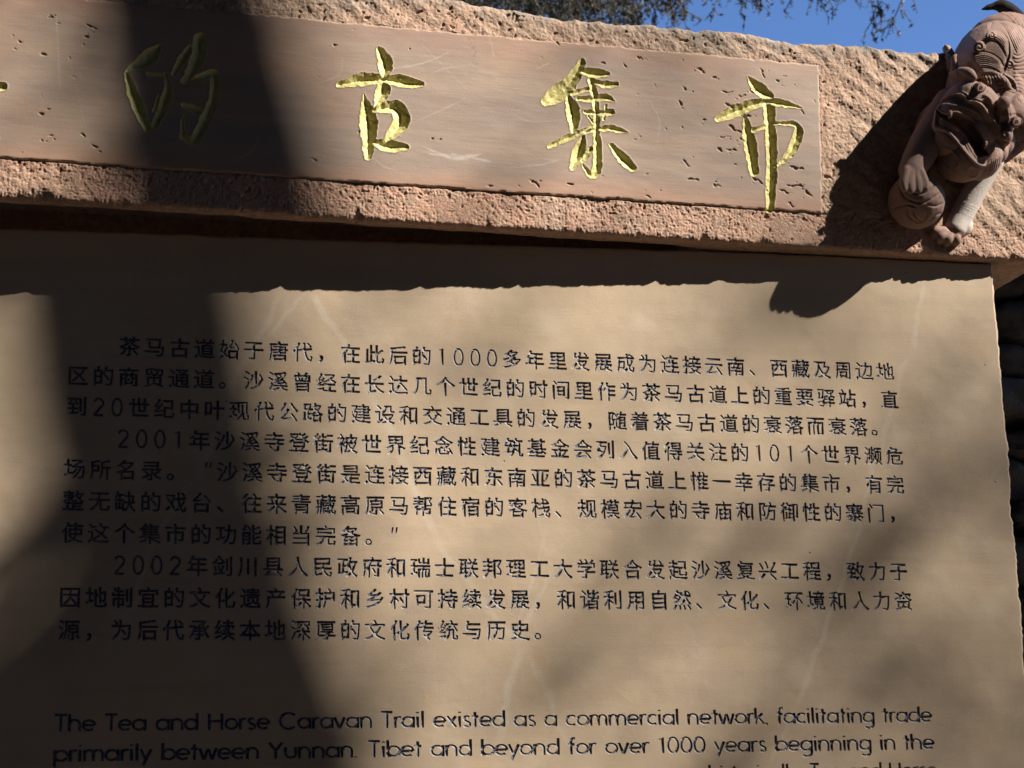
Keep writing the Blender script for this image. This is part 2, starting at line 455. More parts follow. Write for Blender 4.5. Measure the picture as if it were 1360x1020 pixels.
def inside_nz(loops, P):
    """non-zero winding number of points P in loops"""
    wn_ = np.zeros(len(P), int)
    for L in loops:
        A_ = L; B_ = np.roll(L, -1, 0)
        ax, ay = A_[:, 0][:, None], A_[:, 1][:, None]; bx, by = B_[:, 0][:, None], B_[:, 1][:, None]
        x, y = P[:, 0][None], P[:, 1][None]
        cr = (bx-ax)*(y-ay)-(x-ax)*(by-ay)
        wn_ += ((ay <= y) & (by > y) & (cr > 0)).sum(0)-((ay > y) & (by <= y) & (cr < 0)).sum(0)
    return wn_ != 0

# ---- the text
D = .72
rows = {
 1: (2, '茶马古道始于唐代，在此后的1000多年里发展成为连接云南、西藏及周边地'),
 2: (0, '区的商贸通道。沙溪曾经在长达几个世纪的时间里作为茶马古道上的重要驿站，直'),
 3: (0, '到20世纪中叶现代公路的建设和交通工具的发展，随着茶马古道的衰落而衰落。'),
 4: (2, '2001年沙溪寺登街被世界纪念性建筑基金会列入值得关注的101个世界濒危'),
 5: (0, '场所名录。“沙溪寺登街是连接西藏和东南亚的茶马古道上惟一幸存的集市，有完'),
 6: (0, '整无缺的戏台、往来青藏高原马帮住宿的客栈、规模宏大的寺庙和防御性的寨门，'),
 7: (0, '使这个集市的功能相当完备。”'),
 8: (2, '2002年剑川县人民政府和瑞士联邦理工大学联合发起沙溪复兴工程，致力于'),
 9: (0, '因地制宜的文化遗产保护和乡村可持续发展，和谐利用自然、文化、环境和人力资'),
 10: (0, '源，为后代承续本地深厚的文化传统与历史。')}
EM = .86
def row_loops(r):
    ind, s = rows[r]; yc = -(r-6)*1.273; x = ind-18.0; res = []
    for ch in s:
        if ch.isdigit():
            ad = D; k = .46
            for (gx, kk, L) in latin(ch, .22, LAT[ch][0]*k):
                for q in L:
                    q = q.copy(); q[:, 0] = q[:, 0]*k+x+(D-LAT[ch][0]*k)/2; q[:, 1] = q[:, 1]*.50+yc-.35; res.append(q)
        elif ch in '“”':
            ad = 1.
            cx = x+(.66 if ch == '“' else .2)
            for d in (0, .17):
                q = thick([(cx+d+.05, yc+.38), (cx+d, yc+.14)], .07) if ch == '”' else thick([(cx+d+.03, yc+.38), (cx+d-.02, yc+.16)], .07)
                res.append(q)
        else:
            ad = 1.
            for L in cjk(ch):
                q = L*EM; q[:, 0] += x+.5-EM/2; q[:, 1] += yc-.38*EM; res.append(q)
        x += ad
    return res
def latin_row(text, x0, x1, base):
    res = []
    for (gx, k, L) in latin(text, .23, x1-x0):
        for q in L:
            q[:, 0] = q[:, 0]*k+x0+gx; q[:, 1] = q[:, 1]*.44+base; res.append(q)
    return res
strips = []   # (name idx, y0, y1, loops)
for r in range(1, 11):
    yc = -(r-6)*1.273
    strips.append((yc-.6365, yc+.6365, row_loops(r)))
strips.append((-8.18, strips[-1][0], []))
strips.append((-9.40, -8.18, latin_row('The Tea and Horse Caravan Trail existed as a commercial network, facilitating trade', -17.93, 18.48, -8.97)))
strips.append((-10.53, -9.40, latin_row('primarily between Yunnan. Tibet and beyond for over 1000 years beginning in the', -17.93, 18.5, -10.11)))
strips.append((-11.8, -10.53, latin_row('historically. Tea and Horse', 8.35, 18.55, -11.27)))

SX0, SX1 = -18.7, 19.3
DEP = .06        # 1.4 mm
def hs(x, y):     # the slab is not quite flat
    return .022*fbm(x*.22, y*.22, 31, 3)+.006*fbm(x*1.1, y*1.1, 37, 2)-.022

slab = thing('text_slab', 'tall tan sandstone slab carved with ten lines of Chinese text and English below', 'stone slab', tuple(W((0, -60, 0))))
acc = Acc(); line_objs = []
bxs = np.arange(SX0, SX1+1e-6, (SX1-SX0)/76)
for (y0, y1, loops) in strips:
    vs_, es = [], []
    def addloop(L, closed=True):
        n0 = len(vs_); vs_.extend([tuple(p) for p in L]); m = len(L)
        es.extend([(n0+i, n0+(i+1) % m) for i in range(m if closed else m-1)])
    # outline, subdivided identically on shared borders
    ring = [(x, y0) for x in bxs]+[(SX1, y) for y in (y0*.5+y1*.5,)]+[(x, y1) for x in bxs[::-1]]+[(SX0, y0*.5+y1*.5)]
    addloop(ring)
    for L in loops: addloop(L)
    for x in np.arange(SX0+.25, SX1, .5):
        for yy in np.arange(y0+.2, y1-.05, .42): vs_.append((x+random.uniform(-.05, .05), yy))
    ov, oe, of, _, _, _ = delaunay_2d_cdt([Vector(v) for v in vs_], es, [], 0, 1e-5, False)
    P = np.array([(v.x, v.y) for v in ov]); T = np.array([f for f in of if len(f) == 3])
    cen = P[T].mean(1)
    ar = np.cross(P[T[:, 1]]-P[T[:, 0]], P[T[:, 2]]-P[T[:, 0]]); T[ar < 0] = T[ar < 0][:, ::-1]
    ok = np.abs(ar) > 1e-9; T = T[ok]; cen = cen[ok]
    hole = np.zeros(len(T), bool)
    if loops:
        # test each glyph loop group only near its box
        xs = cen[:, 0]
        wn_ = np.zeros(len(T), int)
        for L in loops:
            m = (xs > L[:, 0].min()) & (xs < L[:, 0].max()) & (cen[:, 1] > L[:, 1].min()) & (cen[:, 1] < L[:, 1].max())
            if not m.any(): continue
            A_ = L; B_ = np.roll(L, -1, 0); idx = np.where(m)[0]
            x, y = cen[idx, 0][None], cen[idx, 1][None]
            ax, ay, bx, by = A_[:, 0][:, None], A_[:, 1][:, None], B_[:, 0][:, None], B_[:, 1][:, None]
            cr = (bx-ax)*(y-ay)-(x-ax)*(by-ay)
            wn_[idx] += ((ay <= y) & (by > y) & (cr > 0)).sum(0)-((ay > y) & (by <= y) & (cr < 0)).sum(0)
        hole = wn_ != 0
    Zf = hs(P[:, 0], P[:, 1])
    V3 = np.stack([P[:, 0], P[:, 1], Zf], 1)
    acc.add(V3, T[~hole])
    if hole.any():
        # walls
        TH = T[hole]
        ed = np.concatenate([TH[:, [0, 1]], TH[:, [1, 2]], TH[:, [2, 0]]])
        key = set(map(tuple, ed)); bnd = np.array([e for e in map(tuple, ed) if (e[1], e[0]) not in key])
        u, inv = np.unique(bnd, return_inverse=True); inv = inv.reshape(bnd.shape)
        top = V3[u]; bot = top.copy(); nu = len(u)
        dv = P[bnd[:, 1]]-P[bnd[:, 0]]; dv /= np.linalg.norm(dv, axis=1)[:, None]+1e-9
        on = np.stack([dv[:, 1], -dv[:, 0]], 1); vnrm = np.zeros((len(P), 2))
        np.add.at(vnrm, bnd[:, 0], on); np.add.at(vnrm, bnd[:, 1], on)
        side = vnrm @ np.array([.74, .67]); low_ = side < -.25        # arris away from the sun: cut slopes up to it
        dp = np.where(low_, .008, DEP); bot[:, 2] -= dp[u]
        acc.add(np.concatenate([top, bot]), np.stack([inv[:, 1], inv[:, 0], inv[:, 0]+nu, inv[:, 1]+nu], 1))
        B = V3.copy(); B[:, 2] -= dp
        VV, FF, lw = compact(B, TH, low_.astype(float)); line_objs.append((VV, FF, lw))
# border blocks of the slab
def edgeR(y): return 23.03+.05*fbm(y*.5+3, y*0, 5, 3)+.035*vnoise(y*2.6, y*0, 9)+.018*vnoise(y*7, y*0, 11)
def edgeL(y): return -23.6+.10*fbm(y*.8+3, y*0, 15, 3)
def topY(x): return np.interp(x, [-24, -21, -14, -7, .5, 8, 11, 24], [11.05, 11.1, 11.22, 11.3, 11.44, 11.58, 11.63, 11.64])+.02*fbm(x*.9, x*0, 21, 2)
def rnd(d, r):    # rounded arris
    t = np.clip(1-d/r, 0, 1); return r*(1-np.sqrt(1-t*t*.999))
def block(nx, ny, fx, fy, backs=()):
    """fx(s,t), fy(s,t): s across, t up in 0..1"""
    s = np.linspace(0, 1, nx); t = np.linspace(0, 1, ny); S, T_ = np.meshgrid(s, t)
    Y = fy(S, T_); X = fx(S, Y)
    Z = hs(X, Y); dR = edgeR(Y)-X; dT = topY(X)-Y; dL = X-edgeL(Y)
    r = .10+.08*np.abs(vnoise(X*1.5+Y*3, Y*1.5, 41)); Z = Z-rnd(dR, r)-rnd(dL, r)-rnd(dT, r)
    acc.add(np.stack([X, Y, Z], -1).reshape(-1, 3), gridF(ny, nx))
    V0 = np.stack([X, Y, Z], -1)
    for side in backs:
        e = {'R': V0[:, -1], 'L': V0[::-1, 0], 'T': V0[-1, ::-1], 'B': V0[0]}[side]
        b = e.copy(); b[:, 2] = -2.6
        m = len(e); acc.add(np.concatenate([e, b]), [(i+1, i, i+m, i+m+1) for i in range(m-1)])
def ease(s): return 1-(1-s)**1.6
YT = strips[0][1]; YB = -11.8
block(360, 34, lambda S, Y: edgeL(Y)+(edgeR(Y)-edgeL(Y))*(.5-.5*np.cos(np.pi*S)*.0+ (S-.5)), lambda S, T_: YT+(topY(S*46.6-23.6)-YT)*ease(T_), 'LTR')
block(40, 260, lambda S, Y: SX1+(edgeR(Y)-SX1)*ease(S), lambda S, T_: YB+(YT-YB)*T_, 'R')
block(30, 120, lambda S, Y: edgeL(Y)+(SX0-edgeL(Y))*S, lambda S, T_: YB+(YT-YB)*T_, 'L')
block(90, 60, lambda S, Y: edgeL(Y)+(edgeR(Y)-edgeL(Y))*S, lambda S, T_: -50+(YB+50)*T_, 'LRB')
bk = Acc(); box(bk, (-23.5, -50, -2.6), (22.9, 11.05, -2.55)); V, F = bk.get(); acc.add(V, F)
V, F = acc.get(); part('slab_body', mesh_np('slab_body', W(V), F, M_SLAB, smooth=False), slab)
for (V, F, lw) in line_objs:
    part('inscription_line', mesh_np('inscription_line', W(V), F, M_INK, smooth=False, attrs={'lit_edge': lw}), slab)

# ================================================================== LINTEL
lintel = thing('stone_lintel', 'long rough pink stone beam with gilt Chinese characters resting above the slab', 'stone beam', tuple(W((0, 11.68, 0))))
CO = math.cos(math.atan(.038))
step = .0335      # ~1.1 mm
X0, X1 = -23.0, 25.35
Yb, Yt = 11.68, 21.62
xs = np.arange(X0, X1+1e-9, step); ys = np.arange(Yb, Yt+.75, step)
GX, GY = np.meshgrid(xs, ys)
def plane_pt(px, py): q = PL(px, py); return q[0], q[1]
base = L0-.038*GX
# dressed field boundary
fe = .03*vnoise(GX*1.7, GY*0, 51)+.02*vnoise(GX*5, GY*0, 52)
Fb, Ft = 13.32, 20.38
Fr = 14.60+.035*(GY-17)+.02*vnoise(GY*3, GY*0, 53)
dF = np.minimum(np.minimum(GY-(Fb+fe*.6), Ft+fe-GY), Fr-GX)      # >0 inside
field = dF > 0
# rough tooling
q1, q2, ci = worley(GX*1.9+.3*fbm(GX, GY, 3, 2), GY*1.9+.3*fbm(GX, GY, 4, 2), 61)
r1, r2, cj = worley(GX*4.3, GY*4.3, 62)
p1, p2, ck = worley((GX*2.3+GY*1.9)*.8+.4*fbm(GX*2,GY*2,43,2), (GY*2.0-GX*1.8)*1.5+.4*fbm(GX*2,GY*2,45,2), 63)
rough = .09*fbm(GX*.5, GY*.5, 64, 3)+.048*fbm(GX*1.7, GY*1.7, 65, 4)+.02*(ci-.5)*sstep(0, .3, q2-q1)+.026*fbm(GX*4.6, GY*4.6, 60, 3)+.02*(cj-.5)*sstep(0, .35, r2-r1)+.030*fbm(GX*11, GY*11, 66, 2)
pits = (sstep(.34, .10, p1*(1+.5*vnoise(GX*9, GY*9, 8))))*(ck > .80)*.12*(.5+.5*np.clip(1+vnoise(GX*3,GY*3,44),0,1))
rough = rough*(.48-.04*sstep(14.6, 17, GX))-pits*.6*(1-.5*sstep(14.6, 15.5, GX))
# diagonal chisel furrows on the upper band and the right end
dg = np.sin((GX*.8+GY*1.0)*5.2+2.2*fbm(GX*.7, GY*.7, 67, 3))*.5+.5
mk = sstep(14.6, 17, GX)*.8+sstep(20.2, 20.6, GY)*.5
rough = rough+.06*mk*(dg-.5)*(1+.6*vnoise(GX*1.2, GY*1.2, 68))
lowb = sstep(13.5, 13.1, GY)
rough = rough*(1-.5*lowb*sstep(12.9, 12.2, GY))-.02*lowb*np.abs(fbm(GX*7.5, GY*7.5, 69, 3))*2+.02
# field relief
fld = .010*fbm(GX*.35, GY*.9, 71, 3)+.002*fbm(GX*1.5, GY*4, 72, 3)
scr = np.zeros_like(GX); stain = np.zeros_like(GX)
def seg_dist(P0, P1):
    dx, dy = P1[0]-P0[0], P1[1]-P0[1]; L2 = dx*dx+dy*dy+1e-12
    return dx, dy, L2
def local(xa, xb, ya, yb):
    i0, i1 = np.searchsorted(ys, [ya, yb]); j0, j1 = np.searchsorted(xs, [xa, xb])
    return slice(max(i0, 0), min(i1, len(ys))), slice(max(j0, 0), min(j1, len(xs)))
def stroke_field(pts, widths, out, fn, pad=.2):
    """evaluate fn(dist, halfwidth, s) along a smooth path; out=max"""
    Q = smooth_path([(p[0], p[1], w) for p, w in zip(pts, widths)], 10)
    for a_, b_ in zip(Q[:-1], Q[1:]):
        w = max(a_[2], b_[2])/2+pad
        sl_ = local(min(a_[0], b_[0])-w, max(a_[0], b_[0])+w, min(a_[1], b_[1])-w, max(a_[1], b_[1])+w)
        x, y = GX[sl_], GY[sl_]
        if x.size == 0: continue
        dx, dy, L2 = seg_dist(a_, b_)
        t = np.clip(((x-a_[0])*dx+(y-a_[1])*dy)/L2, 0, 1)
        d = np.hypot(x-a_[0]-t*dx, y-a_[1]-t*dy); hw = (a_[2]*(1-t)+b_[2]*t)/2
        out[sl_] = np.maximum(out[sl_], fn(d, hw))
# pale scratches on the dressed face
for pts, w, k in [([(500, 95), (560, 85), (605, 66)], 3, .5), ([(560, 105), (590, 92), (625, 88)], 2.5, .3), ([(560, 195), (600, 210), (625, 208), (640, 205)], 7, .75),
                  ([(600, 205), (650, 215)], 4, .6), ([(570, 205), (620, 213)], 4, .5), ([(690, 222), (720, 219), (745, 212)], 3, .5),
                  ([(545, 165), (590, 145), (620, 130)], 3, .3), ([(672, 148), (705, 162), (745, 160)], 2.5, .3),
                  ([(300, 215), (330, 205), (345, 185)], 4, .35), ([(455, 75), (450, 100), (420, 112)], 3, .3), ([(860, 132), (875, 160), (872, 190)], 3, .35),
                  ([(490, 205), (510, 222), (530, 228)], 3, .4), ([(713, 92), (730, 84)], 3, .5), ([(75, 20), (80, 120)], 3, .3), ([(88, 60), (120, 200)], 2, .2),
                  ([(905, 180), (950, 182)], 2, .25), ([(820, 75), (850, 80)], 2, .25), ([(560, 60), (620, 120)], 3, .2), ([(650, 50), (655, 75)], 4, .2)]:
    P_ = [plane_pt(*p) for p in pts]
    stroke_field(P_, [.02]+[w/31*1.2]*(len(P_)-2)+[.02] if len(P_) > 2 else [w/31]*2, scr, lambda d, h, k=k: k*sstep(1., .2, d/(h+1e-6)))
scr *= .5+.5*np.clip(fbm(GX*3, GY*12, 73, 3)+.6, 0, 1)
# nicks in the dressed face
rg = random.Random(5); nick = np.zeros_like(GX)
nk = [(930, 95, 12, 35), (950, 105, 10, 20), (990, 155, 14, 8), (965, 122, 16, 3), (1000, 120, 10, 3), (985, 128, 10, 8), (968, 140, 12, 8), (1012, 98, 14, 60),
      (903, 138, 8, 60), (908, 118, 7, 50), (1032, 108, 6, 20), (975, 172, 22, 30), (962, 182, 14, 3), (985, 186, 8, 25), (970, 200, 14, 8), (910, 217, 12, 50),
      (952, 247, 11, 30), (1040, 255, 14, 20), (1055, 248, 22, 8), (1074, 258, 14, 50), (1060, 225, 14, 10), (1052, 222, 8, 10), (1050, 272, 12, 30), (955, 200, 10, 40),
      (920, 240, 16, 5), (1005, 240, 20, 35), (1018, 252, 10, 45), (122, 36, 16, 22), (28, 56, 8, 20), (58, 73, 8, 20), (68, 24, 8, 5), (115, 50, 6, 20), (55, 152, 7, 15),
      (110, 180, 8, 40), (67, 181, 6, 0), (126, 195, 9, 25), (574, 185, 3, 0), (843, 186, 3, 0), (650, 247, 8, 5), (708, 243, 12, 30), (714, 248, 8, 60), (757, 245, 9, 10),
      (860, 262, 8, 25), (418, 214, 4, 20), (740, 58, 6, 50), (800, 85, 6, 10), (830, 88, 8, 50), (935, 160, 4, 0), (445, 60, 5, 10), (820, 265, 6, 15), (850, 78, 10, 30), (1065, 150, 8, 60)]
for (px, py, L, ang) in nk:
    a0 = math.radians(ang); dx, dy = math.cos(a0)*L/2, math.sin(a0)*L/2
    A_, B_ = plane_pt(px-dx, py-dy), plane_pt(px+dx, py+dy); mid = ((A_[0]+B_[0])/2+rg.uniform(-.03, .03), (A_[1]+B_[1])/2+rg.uniform(-.04, .04))
    w = rg.uniform(.07, .19) if L > 4 else .09
    jag = [A_]+[(A_[0]+(B_[0]-A_[0])*t+rg.uniform(-.06, .06), A_[1]+(B_[1]-A_[1])*t+rg.uniform(-.07, .07)) for t in (.3, .55, .8)]+[B_]
    stroke_field(jag if L > 9 else [A_, mid, B_], [.03, w, w*.5, w*rg.uniform(.3, 1.1), .02] if L > 9 else [.04, w, .03], nick, lambda d, h: sstep(1.2, .15, d/(h+1e-6)))
    for _ in range(rg.randint(0, 3)):
        sx_, sy_ = mid[0]+rg.uniform(-.4, .4), mid[1]+rg.uniform(-.3, .3); stroke_field([(sx_, sy_), (sx_+rg.uniform(.02, .12), sy_-rg.uniform(0, .06))], [rg.uniform(.03, .07), .02], nick, lambda d, h: .8*sstep(1.2, .2, d/(h+1e-6)))
for k in range(90):
    x, y = rg.uniform(-22, 14.4), rg.uniform(13.5, 20.3)
    if x < 6 and rg.random() < .6: continue
    L = rg.uniform(.03, .16); a0 = rg.uniform(-1.2, .3)
    stroke_field([(x, y), (x+L*math.cos(a0), y+L*math.sin(a0))], [rg.uniform(.03, .08), .03], nick, lambda d, h: .7*sstep(1.1, .2, d/(h+1e-6)))
nick = np.clip(nick*1.25-.35+.5*fbm(GX*7, GY*7, 77, 3)*sstep(.05, .3, nick), 0, 1)*sstep(0,.1,nick)
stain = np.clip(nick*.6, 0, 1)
# pinhole row near the joint at x~630
stain = np.maximum(stain, .5*sstep(.25, .05, np.abs(GX+1.35+.15*vnoise(GY*2, GY*0, 5)))*(vnoise(GX*14, GY*14, 78) > .35)*sstep(17.5, 20, GY))
fld = fld-.075*np.clip(nick, 0, 1)
# step at the field edge + the crack line under it
crack = sstep(.05, .0, np.abs(GY-(Fb-.03)-fe*.6))*(GX < 14.7)
Hh = np.where(field, fld+.075, np.where(dF > -.03, rough*.5, rough))
Hh = Hh-.10*crack*(~field)
Hh = np.where(GY < Yb+1.3, np.minimum(Hh, .03+.02*fbm(GX*.4, GX*0, 119, 2)), Hh)
Hh = np.where(field, Hh-.06*sstep(.07, 0, dF)*(.5+.5*vnoise(GX*4, GY*4, 79)), Hh)
# outer arrises
def rndv(d, r): t = np.clip(1-d/r, 0, 1); return r*(1-np.sqrt(np.clip(1-t*t*.99, 0, 1)))
rb = .16+.08*np.abs(fbm(GX*1.3, GX*0, 81, 3))+.06*np.abs(vnoise(GX*4, GX*0, 82))
for (px, w, dp) in [(52, .5, .45), (22, .3, .2), (474, .22, .42), (768, .18, .25), (935, .2, .35), (848, .12, .15), (1232, .38, .3), (1195, .2, .15), (1015, .3, .22), (160, .3, .2), (648, .15, .2), (1290, .3, .15), (1345, .2, .2)]:
    xq = PL(px, 265+.062*px)[0]; rb = rb+dp*np.exp(-((GX-xq)/w)**2)
bulge = np.zeros_like(GX)
Hh = Hh-rndv(GY-Yb, rb)*.9
rt = .35+.2*np.abs(fbm(GX*.8, GX*0, 83, 3))
Ytop = Yt+.42*sstep(4, -4, GX)+.06*fbm(GX*.45, GX*0, 84, 4)+.04*vnoise(GX*2.6, GX*0, 85)+.025*vnoise(GX*7, GX*0, 88)
Ytop = Ytop-.07*sstep(12.2, 13.2, GX)*sstep(15.8, 14.6, GX)+.05*np.exp(-((GX-11)/1.3)**2)
dT = Ytop-GY
Hh = Hh-rndv(np.maximum(dT, 0), rt)-.03*sstep(1., 0, dT)*np.abs(fbm(GX*2, GY*2, 86, 3))
GYm = np.minimum(GY, Ytop)
rr = .16+.1*np.abs(fbm(GY*1.2, GY*0, 87, 3)); Hh = Hh-rndv(X1-GX, rr)
# ---------------- gilt characters: V-cut strokes
def S(o, sc, pts, ws):       # crop coordinates -> lintel plane
    return [plane_pt(o[0]+p[0]/sc, o[1]+p[1]/sc) for p in pts], [w/sc/30.5 for w in ws]
chars = {
 'cun': ((0, 0), 1., [([(-110, 130), (-60, 122), (4, 116)], [8, 12, 12]), ([(-50, 70), (-80, 140), (-112, 200)], [6, 14, 6]), ([(-82, 140), (-80, 230)], [12, 10]),
        ([(-55, 150), (-12, 148), (-30, 175)], [6, 12, 6]), ([(-30, 170), (-28, 232), (-45, 222)], [10, 12, 4]), ([(-62, 192), (-6, 186)], [8, 8])]),
 'de': ((150, 40), 6.375, [([(385, 150), (290, 250), (130, 345)], [50, 130, 40]), ([(112, 378), (190, 600), (290, 840)], [30, 95, 60]),
        ([(440, 375), (462, 500), (430, 640), (345, 820)], [25, 60, 90, 45]), ([(385, 560), (350, 700)], [30, 30]), ([(300, 380), (430, 395)], [40, 30]),
        ([(740, 90), (715, 250), (620, 440)], [120, 110, 70]), ([(650, 150), (580, 260), (510, 380)], [40, 70, 40]),
        ([(610, 440), (740, 410), (850, 380), (855, 560), (790, 740), (690, 930), (590, 910)], [70, 70, 80, 85, 85, 80, 50]), ([(590, 915), (588, 700)], [50, 14]),
        ([(590, 640), (720, 690)], [50, 70])]),
 'gu': ((430, 50), 6.0, [([(118, 380), (300, 340), (480, 335), (640, 355), (780, 375)], [40, 105, 70, 100, 50]), ([(450, 105), (490, 220), (470, 345)], [60, 115, 25]),
        ([(468, 345), (470, 430), (405, 555)], [25, 110, 18]), ([(320, 462), (358, 680), (350, 960)], [18, 140, 60]),
        ([(385, 590), (490, 560), (590, 570), (612, 680), (500, 825)], [35, 80, 120, 130, 45]), ([(368, 835), (510, 865), (650, 875)], [30, 105, 50])]),
 'ji': ((700, 70), 5.67, [([(415, 70), (330, 220), (230, 310), (130, 380)], [55, 105, 135, 55]), ([(390, 140), (500, 158), (600, 160)], [40, 80, 40]),
        ([(292, 300), (345, 450), (345, 600)], [16, 110, 45]), ([(480, 210), (510, 350), (520, 480), (522, 600), (528, 760), (525, 880), (480, 930), (415, 845)], [60, 60, 50, 50, 62, 68, 50, 20]),
        ([(335, 318), (455, 275)], [30, 40]), ([(500, 225), (590, 245), (672, 240)], [40, 60, 35]), ([(380, 352), (500, 350), (590, 340), (655, 372)], [35, 60, 55, 18]),
        ([(430, 450), (520, 458), (635, 452)], [35, 50, 45]), ([(455, 480), (520, 560)], [15, 30]), ([(590, 400), (575, 500)], [20, 30]),
        ([(160, 712), (300, 645), (420, 595), (500, 545)], [30, 55, 35, 18]), ([(430, 600), (530, 580), (640, 575), (752, 605)], [35, 30, 58, 12]),
        ([(420, 635), (388, 760), (335, 872)], [35, 105, 45]), ([(475, 735), (410, 810)], [55, 50]), ([(630, 700), (715, 795), (790, 868)], [40, 92, 70])]),
 'shi': ((930, 90), 5.1, [([(322, 72), (400, 150), (472, 195)], [20, 98, 50]), ([(115, 352), (250, 290), (400, 240), (540, 242), (685, 278)], [55, 85, 60, 60, 18]),
        ([(462, 262), (470, 400), (480, 600), (475, 800), (468, 960)], [90, 80, 82, 75, 58]), ([(298, 328), (330, 500), (362, 712)], [28, 95, 70]),
        ([(355, 428), (445, 398)], [40, 40]), ([(505, 380), (640, 388), (660, 450), (612, 570), (528, 662)], [30, 40, 70, 62, 25])]),
}
cmask = {}
for nm, (o, sc, strokes) in chars.items():
    inn = np.full(GX.shape, -1.)
    for pts, ws in strokes:
        P_, w_ = S(o, sc, pts, ws)
        stroke_field(P_, w_, inn, lambda d, h: h-d, .12)
    inn = inn+np.where(inn > -.2, .034*vnoise(GX*5, GY*5, 90)+.014*vnoise(GX*14, GY*14, 92), 0)
    cmask[nm] = inn
    dep = np.clip(inn*.72, 0, .25)*(1+.08*vnoise(GX*5, GY*5, 91))+.007*sstep(.02,.06,inn)*vnoise(GX*16, GY*16, 93)
    rim = .018*sstep(-.05, -.005, inn)*sstep(.02, -.005, inn)
    Hh = np.where(inn > -.06, Hh-np.where(inn > 0, dep, 0)+rim, Hh)
Zp = base+Hh
Vn = W(np.stack([GX, GYm, Zp], -1)).reshape(-1, 3)
nr, nc = GX.shape
FQ = gridF(nr, nc)
cenv = lambda Aa: (Aa[:-1, :-1]+Aa[1:, :-1]+Aa[:-1, 1:]+Aa[1:, 1:]).ravel()/4
# drop the collapsed rows above the top edge
alive = (GY[:-1, :-1] < Ytop[:-1, :-1]).ravel()
fm = cenv(field.astype(float)) > .5
taken = np.zeros(len(FQ), bool)
for nm, inn in cmask.items():
    m = (cenv(inn) > -.004) & alive & ~taken; taken |= m
    VV, FF = compact(Vn, FQ[m]); part('carved_character', mesh_np('carved_character', VV, FF, M_GOLD), lintel)
m = fm & alive & ~taken
VV, FF, sc_, st_ = compact(Vn, FQ[m], scr.ravel(), stain.ravel())
part('inscription_field', mesh_np('inscription_field', VV, FF, M_FIELD, attrs={'scratch': sc_, 'stain': st_}), lintel)
m = ~fm & alive & ~taken
band = lowb.ravel(); wea = (sstep(1.0, .0, dT)*.85+.35*sstep(4, 12, GX)*sstep(2.6, .6, dT)+.25*sstep(.3, .9, fbm(GX*.5, GY*.8, 95, 3))*(GY > 20)+.5*np.exp(-((GX+6.5)/1.2)**2)*sstep(20.5, 21.5, GY)).ravel()
VV, FF, b_, w_ = compact(Vn, FQ[m], band, wea)
part('rough_face', mesh_np('rough_face', VV, FF, M_ROUGH, attrs={'band': b_, 'weather': w_}), lintel)
# underside with the rebate, right end, top and back
acc = Acc()
jj = np.arange(0, nc, 6); jj[-1] = nc-1
front = np.stack([GX[0, jj], GYm[0, jj], Zp[0, jj]], -1)
xx = front[:, 0]
lip = np.interp(xx, [-23, -20.7, -16.3, -11.9, -6.9, -2.4, 4.3, 7.3, 8.6, 9.4, 26], [.70, .70, .55, .62, .66, .72, .80, .80, .98, 1.6, 3])+.05*fbm(xx*1.2, xx*0, 97, 3)
lip = lip-.16*np.exp(-((xx+11.3)/.55)**2)
zfr = L0-.038*xx
rowsU = [front]
uneven = lambda z, k: .02*fbm(xx*.9+k, xx*0+z, 98, 3)
for k, t in enumerate(np.linspace(.1, 1, 7)):
    z = front[:, 2]+(zfr-lip-front[:, 2])*t; rowsU.append(np.stack([xx, Yb+uneven(k*.3, 0)*min(1, k), z], -1))
sh = sstep(9.6, 8.4, xx)*1.1
rowsU.append(np.stack([xx, Yb+.05*sh, zfr-lip-.02], -1))
rowsU.append(np.stack([xx, Yb+sh, zfr-lip-.06], -1))
for z in (-.3, -2.7): rowsU.append(np.stack([xx, Yb+sh+.02*fbm(xx, xx*0, 99, 2), np.minimum(zfr-lip-.2, np.full_like(xx, z))], -1))
rowsU.append(np.stack([xx, Yb+0*sh, np.full_like(xx, -2.9)], -1))
for z in np.linspace(-3.2, -8, 6): rowsU.append(np.stack([xx, Yb+.03*fbm(xx*.9, xx*0+z, 99, 2), np.full_like(xx, z)], -1))
R_ = np.stack(rowsU); acc.add(R_.reshape(-1, 3), gridF(len(rowsU), len(jj), flip=True))
# top and back
tpf = np.stack([xx, Ytop[0, jj], np.array([Zp[min(nr-1, int((Ytop[0, j]-Yb)/step)), j] for j in jj])-.05], -1)
tb = tpf.copy(); tb[:, 2] = -8; bb = R_[-1]
acc.add(np.concatenate([tpf, tb]), gridF(2, len(jj))); acc.add(np.concatenate([tb, bb]), gridF(2, len(jj)))
# right end cap
ii = np.arange(0, nr, 6); e = np.stack([GX[ii, -1], GYm[ii, -1], Zp[ii, -1]], -1); eb = e.copy(); eb[:, 2] = -8
zz = np.linspace(0, 1, 12)[:, None, None]
G_ = e[None]*(1-zz)+eb[None]*zz; G_[..., 0] += .05*fbm(G_[..., 1]*1.1, G_[..., 2]*1.1, 12, 3)*np.minimum(1, zz[..., 0]*8)
acc.add(G_.reshape(-1, 3), gridF(12, len(ii), flip=True))
